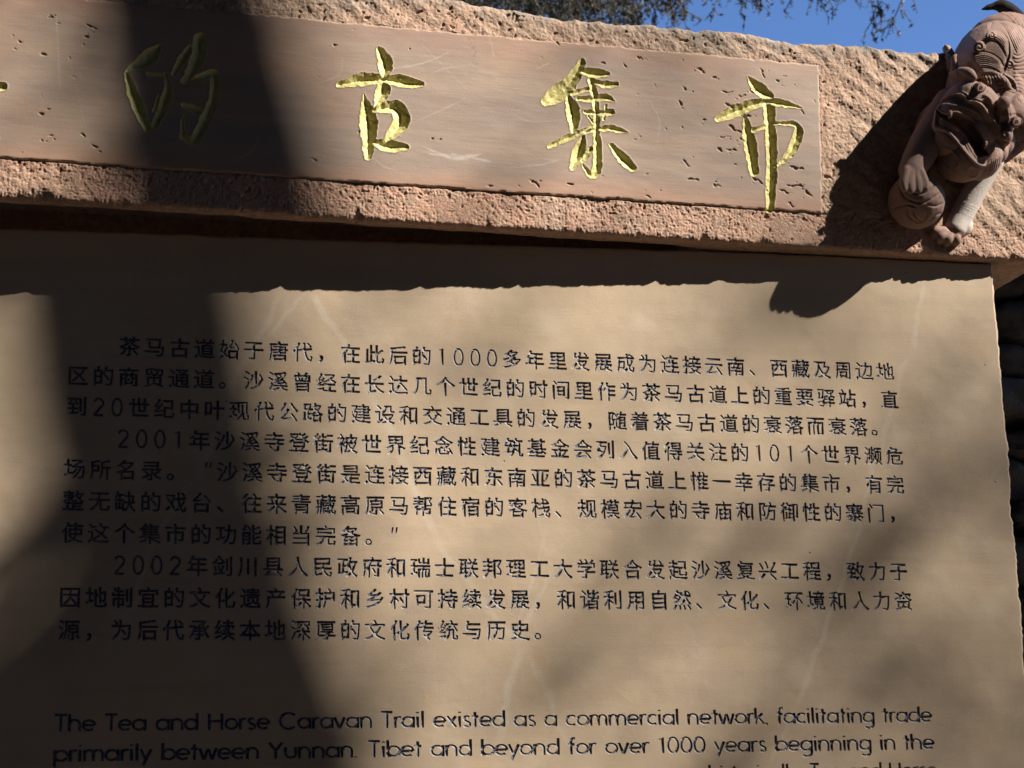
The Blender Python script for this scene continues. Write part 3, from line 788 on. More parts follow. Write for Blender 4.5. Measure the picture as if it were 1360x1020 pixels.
# the beam runs on to the left beyond the picture
xl = np.linspace(-62, -23, 160); yl = np.linspace(Yb, Yt, 44); LX, LY = np.meshgrid(xl, yl)
LZ = L0-.038*LX+.10*fbm(LX*.5, LY*.5, 64, 3)*(~((LY > Fb) & (LY < Ft)))+.03*fbm(LX*4, LY*4, 66, 3)*(~((LY > Fb) & (LY < Ft)))
acc.add(np.stack([LX, LY, LZ], -1).reshape(-1, 3), gridF(44, 160))
bx_ = np.stack([LX[0], LY[0], LZ[0]], -1); bx2 = bx_.copy(); bx2[:, 2] = -8; acc.add(np.concatenate([bx_, bx2]), gridF(2, 160, flip=True))
tx_ = np.stack([LX[-1], LY[-1], LZ[-1]], -1); tx2 = tx_.copy(); tx2[:, 2] = -8; acc.add(np.concatenate([tx_, tx2]), gridF(2, 160)); acc.add(np.concatenate([tx2, bx2]), gridF(2, 160))
box(acc, (-62.1, Yb, -8), (-61.9, Yt, L0+.038*62))
V, F = acc.get(); part('beam_body', mesh_np('beam_body', W(V), F, M_ROUGH, smooth=False), lintel)

# pier behind and plinth below, carrying beam and slab
def rough_block(name, lo, hi, mat, seed, label, cat, n_=14):
    A_ = Acc(); lo = np.array(lo, float); hi = np.array(hi, float)
    for ax in range(3):
        for sgn in (0, 1):
            o1, o2 = [(1, 2), (2, 0), (0, 1)][ax]
            s_, t_ = np.meshgrid(np.linspace(0, 1, n_*2), np.linspace(0, 1, n_*2))
            P = np.zeros(s_.shape+(3,)); P[..., ax] = (hi if sgn else lo)[ax]
            P[..., o1] = lo[o1]+(hi-lo)[o1]*s_; P[..., o2] = lo[o2]+(hi-lo)[o2]*t_
            e = np.minimum(np.minimum(s_, 1-s_), np.minimum(t_, 1-t_))
            P[..., ax] += (1 if sgn else -1)*(.2*fbm(P[..., o1]*.25, P[..., o2]*.25, seed+ax*2+sgn, 4))*sstep(0, .1, e)
            A_.add(P.reshape(-1, 3), gridF(n_*2, n_*2, flip=not sgn))
    V, F = A_.get(); o = link(name, mesh_np(name, W(V), F, mat, smooth=False)); o['label'] = label; o['category'] = cat; return o
rough_block('stone_plinth', (-27, -60.6, -6), (27, -50.05, 4), M_RUBB, 5, 'low rough stone plinth under the carved text slab', 'plinth')
rough_block('stone_pier', (-60, -60.6, -7), (-50, 11.6, 2), M_RUBB, 25, 'square stone pier carrying the left end of the inscribed beam', 'pier')

# ================================================================== LION
def LP(px, py, z): return PZ(px, py, z-.9*float(sstep(1.2, 2.8, z)))
def pxu(p): d = -(RC @ (np.asarray(p)-CC))[2]; return FPX/d          # px per unit at p
ICO = None
def ico():
    global ICO
    if ICO is None:
        import bmesh
        b = bmesh.new(); bmesh.ops.create_icosphere(b, subdivisions=3, radius=1)
        ICO = (np.array([v.co[:] for v in b.verts]), np.array([[v.index for v in f.verts] for f in b.faces])); b.free()
    return ICO
def ball(acc, px, py, z, r, sq=(1, 1, 1)):
    c_ = LP(px, py, z); V, F = ico(); k = r/pxu(c_); acc.add(V*k*np.array(sq)+c_, F)
def worm(acc, pts, k=6):      # pts: (px,py,z,rpx)
    Q = smooth_path(pts, k)
    P = np.array([LP(*q[:3]) for q in Q]); R_ = np.array([max(q[3], .6)/pxu(p) for q, p in zip(Q, P)])
    V, F = ico()
    for i in range(len(P)):
        acc.add(V*R_[i]+P[i], F)
        if i+1 < len(P):
            m = int(np.linalg.norm(P[i+1]-P[i])/(.35*min(R_[i], R_[i+1])+1e-6))
            for j in range(1, min(m, 12)):
                t = j/m; acc.add(V*(R_[i]*(1-t)+R_[i+1]*t)+P[i]*(1-t)+P[i+1]*t, F)
def remesh(acc, vox, smooth=2):
    V, F = acc.get(); me = mesh_np('tmp', W(V), F)
    o = bpy.data.objects.new('tmp', me); COL.objects.link(o)
    m = o.modifiers.new('r', 'REMESH'); m.mode = 'VOXEL'; m.voxel_size = vox; m.adaptivity = 0
    if smooth:
        s = o.modifiers.new('s', 'SMOOTH'); s.factor = .5; s.iterations = smooth
    r = bpy.data.meshes.new_from_object(o.evaluated_get(bpy.context.evaluated_depsgraph_get()))
    bpy.data.objects.remove(o); bpy.data.meshes.remove(me)
    return r
def get_vn(me):
    n_ = len(me.vertices); v = np.empty(n_*3, np.float32); me.vertices.foreach_get('co', v)
    nn = np.empty(n_*3, np.float32); me.vertices.foreach_get('normal', nn)
    return v.reshape(-1, 3).astype(float), nn.reshape(-1, 3).astype(float)
def grooves(me, rules, pale=None):
    """rules: (centre(px,py,z), r0, r1 in px, wavelength px, amplitude px, angle range or None)"""
    v, nn = get_vn(me); k0 = 1/30.*U
    Pm = np.stack([v[:, 0]/U, (v[:, 2]-H0)/U, -v[:, 1]/U], 1)
    disp = np.zeros(len(v)); wsum = np.zeros(len(v))
    ex = RC[0]; ey = RC[1]
    for (c_, r0, r1, lam, amp, ang) in rules:
        C_ = LP(*c_); d = Pm-C_
        a_ = d @ ex*30; b_ = d @ ey*30; dz = d @ RC[2]*30
        r = np.hypot(a_, b_)
        m = sstep(r0-.8, r0+.8, r)*sstep(r1+1.2, r1-1.2, r)*sstep(-34, -24, dz)
        if ang:
            th = np.degrees(np.arctan2(b_, a_)); lo, hi = ang
            th = (th-lo) % 360; m = m*sstep(0, 10, th)*sstep(hi-lo, hi-lo-10, th)
        m = m*(1-np.clip(wsum, 0, 1)); wsum += m
        wob = 1.2*np.sin(np.arctan2(b_, a_)*5+r0)
        disp += m*amp*(np.abs(np.sin(np.pi*(r+wob*.4)/lam))*2-1)
    v2 = v+nn*(disp*k0)[:, None]
    me.vertices.foreach_set('co', v2.astype(np.float32).ravel())
    at = me.attributes.new('pale', 'FLOAT', 'POINT')
    if pale is not None: at.data.foreach_set('value', pale(Pm).astype(np.float32))
    me.update(); me.polygons.foreach_set('use_smooth', np.ones(len(me.polygons), bool))
    me.materials.clear(); me.materials.append(M_LION)
    return me
lion = thing('stone_lion', 'carved reddish stone lion head with gaping mouth clinging to the right end of the beam', 'lion statue', tuple(W(LP(1290, 200, .6))))
# body
A_ = Acc()
for q in [(1335, 75, 1.2, 58), (1308, 120, 1.6, 52), (1280, 160, 1.4, 44), (1258, 175, 1.0, 44), (1300, 190, 1.2, 40), (1370, 110, 1.0, 60), (1348, 74, .8, 38), (1326, 188, .9, 22)]: ball(A_, *q)
worm(A_, [(1262, 140, 1.9, 24), (1240, 175, 2.7, 24), (1222, 205, 3.0, 21), (1211, 226, 3.15, 18)])
for dx, dy in ((-13, 10), (-4, 13), (6, 13), (15, 9)): worm(A_, [(1212+dx*.6, 224+dy*.3, 3.5, 7), (1213+dx, 232+dy, 3.6, 6), (1214+dx, 241+dy, 3.65, 4.5)])
worm(A_, [(1257, 64, .5, 5), (1262, 74, .7, 7), (1268, 90, .8, 12)])
body = grooves(remesh(A_, .0024, 3), [((1308, 40, 2.4), 30, 70, 5, 1.0, None)])
part('torso', body, lion)
# head: smooth masses first, then the carving is pushed in and out of them
def project(Pm):
    Y = (Pm-CC) @ RC.T; return 680+FPX*Y[:, 0]/-Y[:, 2], 510-FPX*Y[:, 1]/-Y[:, 2]
class Carve:
    def __init__(s, me):
        s.me = me; v, nn = get_vn(me); s.v = v
        s.P = np.stack([v[:, 0]/U, (v[:, 2]-H0)/U, -v[:, 1]/U], 1)
        N_ = np.stack([nn[:, 0], nn[:, 2], -nn[:, 1]], 1)
        s.x, s.y = project(s.P); s.face = sstep(.0, .35, N_ @ RC[2]); s.d = np.zeros(len(v))
    def near(s, pts, w):
        pts = np.asarray(pts); lo = pts.min(0)-w; hi = pts.max(0)+w
        return np.where((s.x > lo[0]) & (s.x < hi[0]) & (s.y > lo[1]) & (s.y < hi[1]) & (s.face > 0))[0]
    def dist(s, pts, idx):
        D_ = np.full(len(idx), 1e9); T_ = np.zeros(len(idx)); x = s.x[idx]; y = s.y[idx]; m = len(pts)-1
        for i, (a, b) in enumerate(zip(pts[:-1], pts[1:])):
            dx, dy = b[0]-a[0], b[1]-a[1]; L2 = dx*dx+dy*dy+1e-9
            t = np.clip(((x-a[0])*dx+(y-a[1])*dy)/L2, 0, 1); d = np.hypot(x-a[0]-t*dx, y-a[1]-t*dy)
            k = d < D_; D_ = np.where(k, d, D_); T_ = np.where(k, (i+t)/m, T_)
        return D_, T_
    def ridge(s, pts, w, h, taper=.15, sm=True):
        Q = smooth_path(pts, 5)[:, :2] if sm and len(pts) > 2 else np.asarray(pts, float)
        idx = s.near(Q, w*3)
        if not len(idx): return
        D_, T_ = s.dist(Q, idx)
        e = np.clip(np.minimum(T_, 1-T_)/taper, 0, 1)**.5 if taper else 1
        s.d[idx] += h*np.exp(-(D_/w)**2)*e
    def region(s, poly, h, soft):
        L = np.asarray(poly, float); idx = s.near(L, soft+1)
        pts = np.stack([s.x[idx], s.y[idx]], 1); ins = inside_nz([L], pts)
        D_, _ = s.dist(np.concatenate([L, L[:1]]), idx); D_ = np.where(ins, D_, -D_)
        s.d[idx] += h*sstep(-soft*.3, soft, D_)
    def bump(s, c, r, h, p=2.):
        idx = s.near([c], r*1.6)
        d = np.hypot(s.x[idx]-c[0], s.y[idx]-c[1])/r; s.d[idx] += h*np.where(d < 1, np.sqrt(np.clip(1-d**p, 0, 1)), 0)
    def hair(s, A_, B_, n, h=1.5, w=.95, puff=2.2):
        h *= .6; w = .75; puff = puff*.5+.6; n = max(3, round(n*.85))
        a = smooth_path(A_, 5)[:, :2]; b = smooth_path(B_, 5)[:, :2]; m = 12
        ra = np.linspace(0, len(a)-1, m); a = np.stack([np.interp(ra, range(len(a)), a[:, k]) for k in (0, 1)], 1)
        rb_ = np.linspace(0, len(b)-1, m); b = np.stack([np.interp(rb_, range(len(b)), b[:, k]) for k in (0, 1)], 1)
        if puff: s.region(np.concatenate([a, b[::-1]]), puff, 4)
        for k in range(n+1):
            t = k/n; s.ridge(a*(1-t)+b*t, w, -h, .06, False)
    def done(s, lim=60):
        s.d *= s.face; k = U/30.
        e = CC-s.P; e /= np.linalg.norm(e, axis=1)[:, None]; e = np.stack([e[:, 0], -e[:, 2], e[:, 1]], 1)
        v2 = s.v+e*(s.d*k)[:, None]
        s.me.vertices.foreach_set('co', v2.astype(np.float32).ravel())
        s.me.attributes.new('pale', 'FLOAT', 'POINT'); s.me.update()
        s.me.polygons.foreach_set('use_smooth', np.ones(len(s.me.polygons), bool))
        s.me.materials.clear(); s.me.materials.append(M_LION); return s.me
LPo = LP
def LP(px, py, z): return PZ(px, py, z)          # from here on z is the true distance out
A_ = Acc()
for q in [(1324, 86, 1.85, 58), (1372, 112, 1.5, 48), (1318, 118, 2.3, 42), (1288, 148, 2.6, 41), (1266, 156, 3.0, 26), (1258, 166, 2.9, 20), (1286, 134, 3.0, 28), (1316, 158, 2.7, 33), (1342, 146, 2.6, 24),
          (1328, 180, 2.6, 17), (1322, 202, 2.0, 17), (1278, 206, 2.2, 37), (1298, 207, 2.1, 33), (1260, 188, 2.65, 22), (1284, 178, 2.4, 38), (1275, 185, 1.2, 36)]: ball(A_, *q)
worm(A_, [(1266, 98, 2.9, 6), (1276, 97, 3.3, 8), (1286, 98, 3.6, 8), (1293, 103, 3.7, 5)])
worm(A_, [(1290, 104, 3.2, 4), (1304, 100, 3.4, 5.5), (1320, 101, 3.55, 7), (1333, 108, 3.6, 6.5), (1340, 120, 3.6, 5)], 5)
ball(A_, 1333, 136.5, 3.9, 9); worm(A_, [(1333, 137, 3.8, 8), (1342, 124, 3.5, 8)]); ball(A_, 1336, 181, 3.5, 8); worm(A_, [(1335, 140, 3.8, 6), (1340, 160, 3.6, 6), (1338, 178, 3.4, 6)])
ball(A_, 1355, 137, 3.0, 9); ball(A_, 1341, 86, 3.35, 7)
worm(A_, [(1324, 32, 2.5, 5), (1340, 38, 2.5, 6), (1352, 50, 2.5, 6), (1358, 68, 2.5, 5)])
c = Carve(remesh(A_, .0009, 4))
# the face is a broad plane turned up and to the right, not a ball: raise its left side
hc = c.P @ RC[2]*30
k_ = (np.hypot(c.x-1318, c.y-96) < 6) & (c.face > .5); h0 = hc[k_].max()
Tp = h0-.16*(c.x-1318)+.08*(c.y-96)-1
poly = np.array([(1272, 70), (1284, 44), (1310, 28), (1350, 34), (1366, 70), (1366, 150), (1345, 188), (1328, 180), (1312, 150), (1290, 136), (1272, 133), (1282, 114), (1290, 104), (1274, 88)], float)
ii_ = c.near(poly, 2); D_, _ = c.dist(np.concatenate([poly, poly[:1]]), ii_)
D_ = np.where(inside_nz([poly], np.stack([c.x[ii_], c.y[ii_]], 1)), D_, -D_)
lift = np.zeros(len(hc)); lift[ii_] = sstep(-1, 20, D_)*np.maximum(Tp[ii_]-hc[ii_], 0)*.85
c.face = np.sqrt(c.face); c.d = lift; me_ = c.done()
me_.attributes.remove(me_.attributes['pale'])
c = Carve(me_)
C5 = lambda *P_: [(1200+u/6.375, v/6.375) for u, v in P_]
C6 = lambda *P_: [(1200+u/6.375, 120+v/6.375) for u, v in P_]
C8 = lambda *P_: [(1180+u/8.5, 100+v/8.5) for u, v in P_]
L1 = C8((520, 590), (530, 400), (600, 275), (700, 225), (800, 215), (860, 240), (900, 290), (980, 300), (1060, 340), (1110, 420), (1160, 480), (1220, 540), (1240, 600), (1265, 690), (1330, 750))
L2 = C8((545, 385), (600, 425), (660, 440), (760, 420), (860, 450), (960, 520), (1040, 640), (1090, 760), (1125, 890))
L3 = C8((545, 400), (590, 470), (640, 510), (740, 565), (840, 655), (900, 760), (960, 870), (1010, 930), (1120, 905))
L4 = C8((505, 590), (600, 605), (700, 655), (780, 745), (860, 850), (950, 950), (1010, 1000), (1100, 1020), (1230, 930))
mouth = L1+C8((1300, 860), (1230, 930), (1100, 1020), (1010, 1000), (950, 950), (860, 850), (780, 745), (700, 655), (600, 605))
c.region(mouth, -7, 6)
c.region(L2+L3[::-1], -26, 7)
c.ridge(L1, 1.7, 4.2, .2); c.ridge([(x+2.6, y-3.6) for x, y in L1[4:]], 1.3, 2.2, .1)
c.ridge([(x+1.2, y+4.2) for x, y in L1[3:-1]], 1.0, -1.3)
mid_ = [((a[0]+b[0])/2, (a[1]+b[1])/2) for a, b in zip(smooth_path(L1, 4)[8:48:5, :2], smooth_path(L2, 4)[0:32:4, :2])]
c.ridge(mid_, 2.0, 2.4); c.ridge(L2, 1.8, 4.2, .05); c.ridge([(x-.6, y-3.5) for x, y in L2[1:]], 1.0, -1.4)
c.ridge(L3[1:], 1.6, 3.2, .05); c.ridge([(x-2.4, y+4) for x, y in L3[1:-1]], 1.3, 2.0); c.ridge(L4, 1.8, 3.6, .2); c.ridge([(x-1, y+3.6) for x, y in L4[:-1]], 1.1, -1.6)
c.ridge(C6((300, 480), (420, 520), (470, 600), (440, 660)), 2.2, 2.0); c.bump(C6((585, 695))[0], 7, -4); c.ridge(C6((260, 470), (330, 590), (460, 690)), 2, -1.5)
for k in range(6):
    u = 716+k*17; c.ridge(C6((u+30, 585-k*4), (u+14, 660), (u-8, 738-k*8)), .9, -1.9)
c.region(C6((640, 95), (700, 70), (742, 122), (790, 122), (800, 200), (842, 300), (800, 290), (715, 180)), -8, 4)
c.ridge(C6((600, 70), (650, 40), (700, 42), (745, 82), (752, 135)), 2.2, 3.6); c.bump(C6((850, 100))[0], 8.5, 3)
c.ridge(C6((880, 150), (890, 230), (905, 320), (880, 420)), 2.4, 2.5); c.ridge(C6((820, 330), (840, 390), (890, 410)), 1., -1.6); c.ridge(C6((808, 360), (830, 425), (890, 440)), 1., -1.6)
c.region(C6((820, 250), (870, 250), (880, 310), (830, 320)), -5, 3)
for k in range(5): c.ridge(C6((800+k*26, 170+k*6), (812+k*22, 200+k*6)), .8, -1.2)
# eyes, lids and brows
for (ex_, ey_) in (C5((640, 745))[0], C6((943, 268))[0]):
    c.bump((ex_, ey_), 12, -3.5)
    c.ridge([(ex_+9.5*math.cos(t), ey_+6.5*math.sin(t)) for t in np.linspace(0, 6.28, 16)], 1.4, 2.6, 0)
c.hair(C5((650, 630), (660, 660), (700, 720)), C5((860, 640), (900, 700), (830, 760)), 9, 1.8, .85, 2.5)
c.ridge(C5((780, 690), (820, 680), (850, 700), (830, 725), (800, 715)), 1, -2)
c.ridge(C5((840, 620), (930, 680), (960, 760), (930, 830)), 1.3, 2.); c.ridge(C5((800, 790), (870, 770), (950, 800)), 1., -1.6); c.ridge(C5((790, 770), (850, 745), (930, 770)), 1., -1.3)
# forehead hair and curls
c.region([(1288, 60), (1300, 42), (1320, 38), (1338, 52), (1341, 72), (1332, 99), (1308, 100), (1288, 92)], 2.5, 6)
c.hair(C5((585, 455), (680, 440), (760, 462), (822, 510), (850, 572)), C5((590, 600), (660, 572), (740, 580), (790, 605), (822, 622)), 9, 1.7, .85, 1.5)
c.hair(C5((650, 345), (760, 345), (825, 400), (868, 500), (852, 580)), C5((700, 262), (800, 252), (880, 330), (900, 450), (872, 560)), 7, 1.7, .85, 1.5)
c.hair(C5((600, 172), (588, 220), (575, 262)), C5((745, 148), (742, 210), (690, 282)), 8, 2., .85, 3)
c.hair(C5((790, 128), (900, 160), (975, 255), (1015, 330)), C5((755, 150), (855, 230), (905, 330), (960, 455)), 7, 2., .85, 1.5)
c.ridge(C5((895, 340), (905, 470), (868, 600), (845, 640)), 1.5, 1.2)

for (cx, cy, r) in ((1300.4, 62.7, 7.5), (1317, 47, 5.5), (1341, 86, 6)):
    c.bump((cx, cy), r+1, 2.5)
    c.ridge([(cx+r*(1-t/11)*math.cos(t), cy+r*(1-t/11)*math.sin(t)) for t in np.linspace(.5, 8.5, 24)], .95, -2.4, 0, False)
c.hair([(1345, 72), (1354, 74), (1366, 66), (1378, 62)], [(1346, 124), (1354, 122), (1366, 132), (1378, 134)], 12, 1.8, .9, 1)
c.hair(C6((1000, 120), (960, 60), (990, 0)), C6((1040, 130), (1010, 60), (1040, 10)), 3, 1.4, .9, 0)
for k in range(5): c.ridge(C5((455+k*9, 600+k*3), (470+k*10, 655)), .8, -1.0)
head = c.done()
part('head', head, lion)
def lion_part(name, build, vox=.0016, rules=(), pale=None, sm=1):
    A2 = Acc(); build(A2); return part(name, grooves(remesh(A2, vox, sm), list(rules), pale), lion)
def zat(px, py):                             # front of the carved head at a picture point
    k = np.where((np.hypot(c.x-px, c.y-py) < 2.5) & (c.face > .2))[0]; return c.P[k, 2].max() if len(k) else 3.
for (x, y) in ((1300.4, 116.9), (1347.9, 162.0)):
    z = zat(x, y)-.18
    def eye(a_, x=x, y=y, z=z):
        ball(a_, x, y, z+.1, 8)
        worm(a_, [(x+1.2+3.6*math.cos(t), y+.8+3.6*math.sin(t), z+.34, 1.3) for t in np.linspace(0, 6.28, 10)], 2)
        ball(a_, x+1.2, y+.8, z+.3, 1.9)
    lion_part('eye', eye, .0009)
lion_part('horn', lambda a_: worm(a_, [(1267.5, 95, 3.0, 5.5), (1267.5, 86, 3.2, 4.6), (1266.5, 78, 3.3, 3.6), (1269, 73.5, 3.35, 2.2)]), .0012)
for (x, y) in ((1262, 150.5), (1309, 191)):
    z = zat(x, y)
    lion_part('tooth', lambda a_, x=x, y=y, z=z: worm(a_, [(x, y-1, z-.1, 3.2), (x-.5, y+3, z-.1, 2.6), (x-1, y+7, z-.15, 1.2)]), .001)
lion_part('tongue', lambda a_: worm(a_, [(1264, 160, 1.9, 6), (1280, 172, 2.1, 8), (1296, 190, 2.2, 7)]))
LP = LPo
def orb(a_):
    ball(a_, 1217, 267, 2.05, 37.5)
A_ = Acc(); orb(A_); cb = Carve(remesh(A_, .0013, 1))
C7 = lambda *P_: [(1160+u/6.8, 200+v/6.8) for u, v in P_]
for q in (C7((230, 330), (300, 430), (450, 470), (620, 370)), C7((180, 520), (300, 490), (390, 510)), C7((400, 500), (370, 570), (440, 640), (490, 560), (455, 490)), C7((470, 480), (560, 500), (640, 470)),
          C7((300, 520), (330, 600), (420, 660)), C7((500, 640), (570, 580), (650, 560)), C7((260, 300), (340, 370), (470, 380), (560, 300))): cb.ridge(q, 1.5, -2.6)
part('ball', cb.done(), lion)
def leg(a_):
    worm(a_, [(1318, 215, 1.2, 15), (1302, 240, .95, 16), (1288, 265, .75, 16), (1276, 288, .6, 16), (1268, 304, .6, 15)])
    worm(a_, [(1275, 300, .4, 17), (1262, 311, .4, 15)])
    for k, (dx, dy) in enumerate(((-20, 2), (-13, 9), (-3, 13), (8, 13))): worm(a_, [(1264+dx*.6, 306+dy*.5, .75, 7), (1262+dx, 306+dy, .8, 6.5), (1260+dx, 311+dy, .65, 5)])
def pale(P):  # paints the sunlit leg paler, leaves the shaded paw dark
    C_ = LP(1270, 300, 1.2); d = (P-C_); a_ = d @ RC[0]*30; b_ = d @ RC[1]*30
    t = b_+.3*a_+3*np.abs(np.sin(a_*1.1)); return sstep(-3, 2, t)
lion_part('foreleg', leg, .0016, [((1310, 215, 2), 62, 80, 3.5, .3, None)], pale)

# hook behind the lion
A_ = Acc()
Q = smooth_path([(1384, 66, -.6), (1368, 44, -.5), (1352, 24, -.4), (1340, 13, -.3), (1329, 8, -.2), (1316, 9, -.2), (1304, 12.5, -.2)], 6)
R_ = np.interp(np.linspace(0, 1, len(Q)), [0, .3, .5, .65, .8, .9, 1], [.36, .36, .34, .33, .16, .13, .03])
tube(A_, np.array([LP(*q) for q in Q]), R_, 12)
V, F = A_.get(); o = link('hook_finial', mesh_np('hook_finial', W(V), F, M_DARK)); o['label'] = 'dark hooked finial rising above the lion at the top right corner'; o['category'] = 'finial'

# ================================================================== TREES
def leaf_cloud(acc, pts, size, rng):
    """little bent leaf quads at pts (units)"""
    n_ = len(pts); d = rng.normal(size=(n_, 3)); d /= np.linalg.norm(d, axis=1)[:, None]
    e = rng.normal(size=(n_, 3)); e -= (e*d).sum(1)[:, None]*d; e /= np.linalg.norm(e, axis=1)[:, None]
    L = size*(.6+.8*rng.random((n_, 1))); w = L*.35
    P = np.asarray(pts); V = np.stack([P-d*L, P+e*w, P+d*L, P-e*w], 1).reshape(-1, 3)
    F = np.arange(n_*4).reshape(-1, 4); acc.add(V, F)
rng = np.random.default_rng(11)
SD = np.array([1.9, 1.75, 1.])
def SR(px, py, t): return PZ(px, py)+SD*t
# tree behind the beam, drooping twigs
tr = thing('drooping_tree', 'dark drooping tree whose fine twigs hang over the top of the beam', 'tree', tuple(W((15, -60, -170))))
A_ = Acc(); tube(A_, smooth_path([(14, -62, -170), (15, -10, -172), (8, 40, -168), (12, 75, -165)], 6), np.linspace(7, 3, 19), 10)
for (a0, a1, a2) in [((12, 30, -168), (0, 62, -160), (-8, 74, -150)), ((10, 42, -168), (35, 70, -160), (60, 82, -150)), ((10, 55, -166), (5, 84, -150), (20, 90, -140)), ((12, 20, -170), (-30, 50, -160), (-50, 70, -150))]:
    tube(A_, smooth_path([a0, a1, a2], 6), np.linspace(2.2, .5, 13), 7)
V, F = A_.get(); part('trunk', mesh_np('trunk', W(V), F, M_BARK), tr)
TW = Acc(); LV = Acc()
def dense(px):   # how low twigs hang in the picture, and how many
    return np.interp(px, [560, 620, 700, 850, 880, 930, 1000, 1180, 1200], [1, 1, 1, .8, .55, .35, .2, .13, 0])
cnt = 0
lows = [(1176, 52), (1165, 40), (1110, 20), (1095, 14), (1140, 8), (1172, 30), (1050, 6), (1000, 12), (985, 25)]
for k in range(480):
    if k < len(lows): px, tip = lows[k]; z = -120.
    else:
        px = rng.uniform(560, 1200)
        if rng.random() > dense(px): continue
        tip = rng.uniform(-30, 75) if px < 860 else rng.uniform(-40, 35)*(.9 if px < 950 else .4); z = rng.uniform(-185, -110)
    end = PZ(px, tip, z); Lh = rng.uniform(6, 16)
    cv = rng.normal(0, 1.6, 2); st0 = end+np.array([cv[0]-rng.uniform(-1, 3), Lh, cv[1]])
    mid = (end+st0)/2+np.array([rng.normal(0, .7), rng.normal(0, .3), rng.normal(0, .7)])
    Q = smooth_path([st0+np.array([rng.normal(0, 2), 2, 0]), st0, mid, end], 7)
    tube(TW, Q, np.linspace(.16, .05, len(Q)), 3, False)
    m = 40 if px < 870 else 26
    tt = rng.random(m)**.7; idx = (tt*(len(Q)-1)).astype(int); P = Q[idx]+rng.normal(0, .28, (m, 3))
    leaf_cloud(LV, P, .24, rng)
    for s in range(9):       # side twiglets
        i = rng.integers(6, len(Q)-1); b0 = Q[i]; b1 = b0+np.array([rng.normal(0, 1.0), -rng.uniform(.4, 1.8), rng.normal(0, .8)])
        b2 = b1+np.array([rng.normal(0, .4), -rng.uniform(.3, 1.2), rng.normal(0, .4)])
        q = smooth_path([b0, b1, b2], 4); tube(TW, q, np.linspace(.08, .04, len(q)), 3, False)
        leaf_cloud(LV, q[rng.integers(0, len(q), 8)]+rng.normal(0, .15, (8, 3)), .34, rng)
V, F = TW.get(); part('twigs', mesh_np('twigs', W(V), F, M_BARK), tr, kind='stuff')
# crown mass behind, higher and to the left
for k in range(90):
    px = rng.uniform(480, 860); py = rng.uniform(-160, 30); c_ = PZ(px, py, rng.uniform(-200, -150))
    leaf_cloud(LV, c_+rng.normal(0, 1.6, (90, 3)), .5, rng)
V, F = LV.get(); part('crown', mesh_np('crown', W(V), F, M_LEAF, smooth=False), tr, kind='stuff')

# slim tree in front, right of the viewer: its trunk throws the broad soft band on slab and beam
sh_ = thing('slim_tree', 'slim leaning tree out of view whose trunk shades the left of the slab', 'tree', tuple(W(SR(300, 1100, 89)*[1, 0, 1]+[0, -60.6, 0])))
T0 = SR(172, 392, 90); T1 = SR(262, 850, 90); d_ = (T1-T0)/(T0[1]-T1[1])
pts = [T0+d_*(T0[1]-y) for y in (-61, -30, 10, 80, 135, 165, 210)]
pts = [p+np.array([rng.normal(0, .25), 0, 0]) for p in pts]
A_ = Acc(); Q = smooth_path(pts, 14); tube(A_, Q, (1+.09*fbm(Q[:, 1]*.11, Q[:, 1]*0, 4, 3))*np.interp(Q[:, 1], [-61, 70, 144, 152, 161, 169, 210], [3.6, 3.3, 2.7, 2.4, 2.25, 2.2, 1.95]), 14)
V, F = A_.get(); part('trunk', mesh_np('trunk', W(V), F, M_BARK), sh_)
# tall tree further off: thin sprays of leaves that mottle the light
tl = thing('broad_tree', 'broad leafy tree out of view that mottles the sunlight on the slab', 'tree', tuple(W((300, -60.6, 120))))
A_ = Acc(); tube(A_, smooth_path([(300, -61, 120), (296, 40, 118), (285, 120, 114), (275, 190, 110)], 6), np.linspace(9, 4, 19), 10)
LV = Acc()
def spray(px, py, t, r, n_, size=1.6):
    c_ = SR(px, py, t); leaf_cloud(LV, c_+rng.normal(0, 1, (n_, 3))*r, size, rng)
    if px > 200: tube(A_, smooth_path([(283, 150, 112), (c_+np.array([283, 150, 112]))/2+np.array([0, 6, 0]), c_], 5), np.linspace(.5, .1, 11), 4, False)
for (px, py, r, n_) in [(15, 880, 2.0, 150), (0, 970, 2.5, 260), (60, 960, 2.2, 160), (110, 900, 2., 60), (30, 60, 4., 40), (60, 170, 4, 30), (-20, 110, 4., 40),
                        (870, 700, 1.5, 34), (920, 760, 2., 34), (990, 770, 2., 26), (1290, 650, 2., 44), (1120, 900, 3., 60), (960, 910, 2.6, 60), (760, 920, 2., 30), (1250, 800, 3., 60),
                        (1320, 900, 3., 50), (900, 430, 2., 20), (1230, 500, 2.6, 44), (1130, 660, 3., 30), (1300, 560, 2.5, 36), (640, 700, 2., 14), (560, 900, 2.4, 24),
                        (860, 160, 2.6, 26), (930, 220, 2.4, 24), (700, 160, 3, 14), (1130, 150, 2.5, 14), (640, 60, 2., 12), (1020, 600, 3, 26), (800, 560, 3, 16), (1050, 980, 3, 50), (470, 460, 1.6, 10)]:
    spray(px, py, 110, r, int(n_*(.26 if px > 200 else .9)), 1.25)
V, F = A_.get(); part('trunk', mesh_np('trunk', W(V), F, M_BARK), tl)
V, F = LV.get(); part('crown', mesh_np('crown', W(V), F, M_LEAF2, smooth=False), tl, kind='stuff')

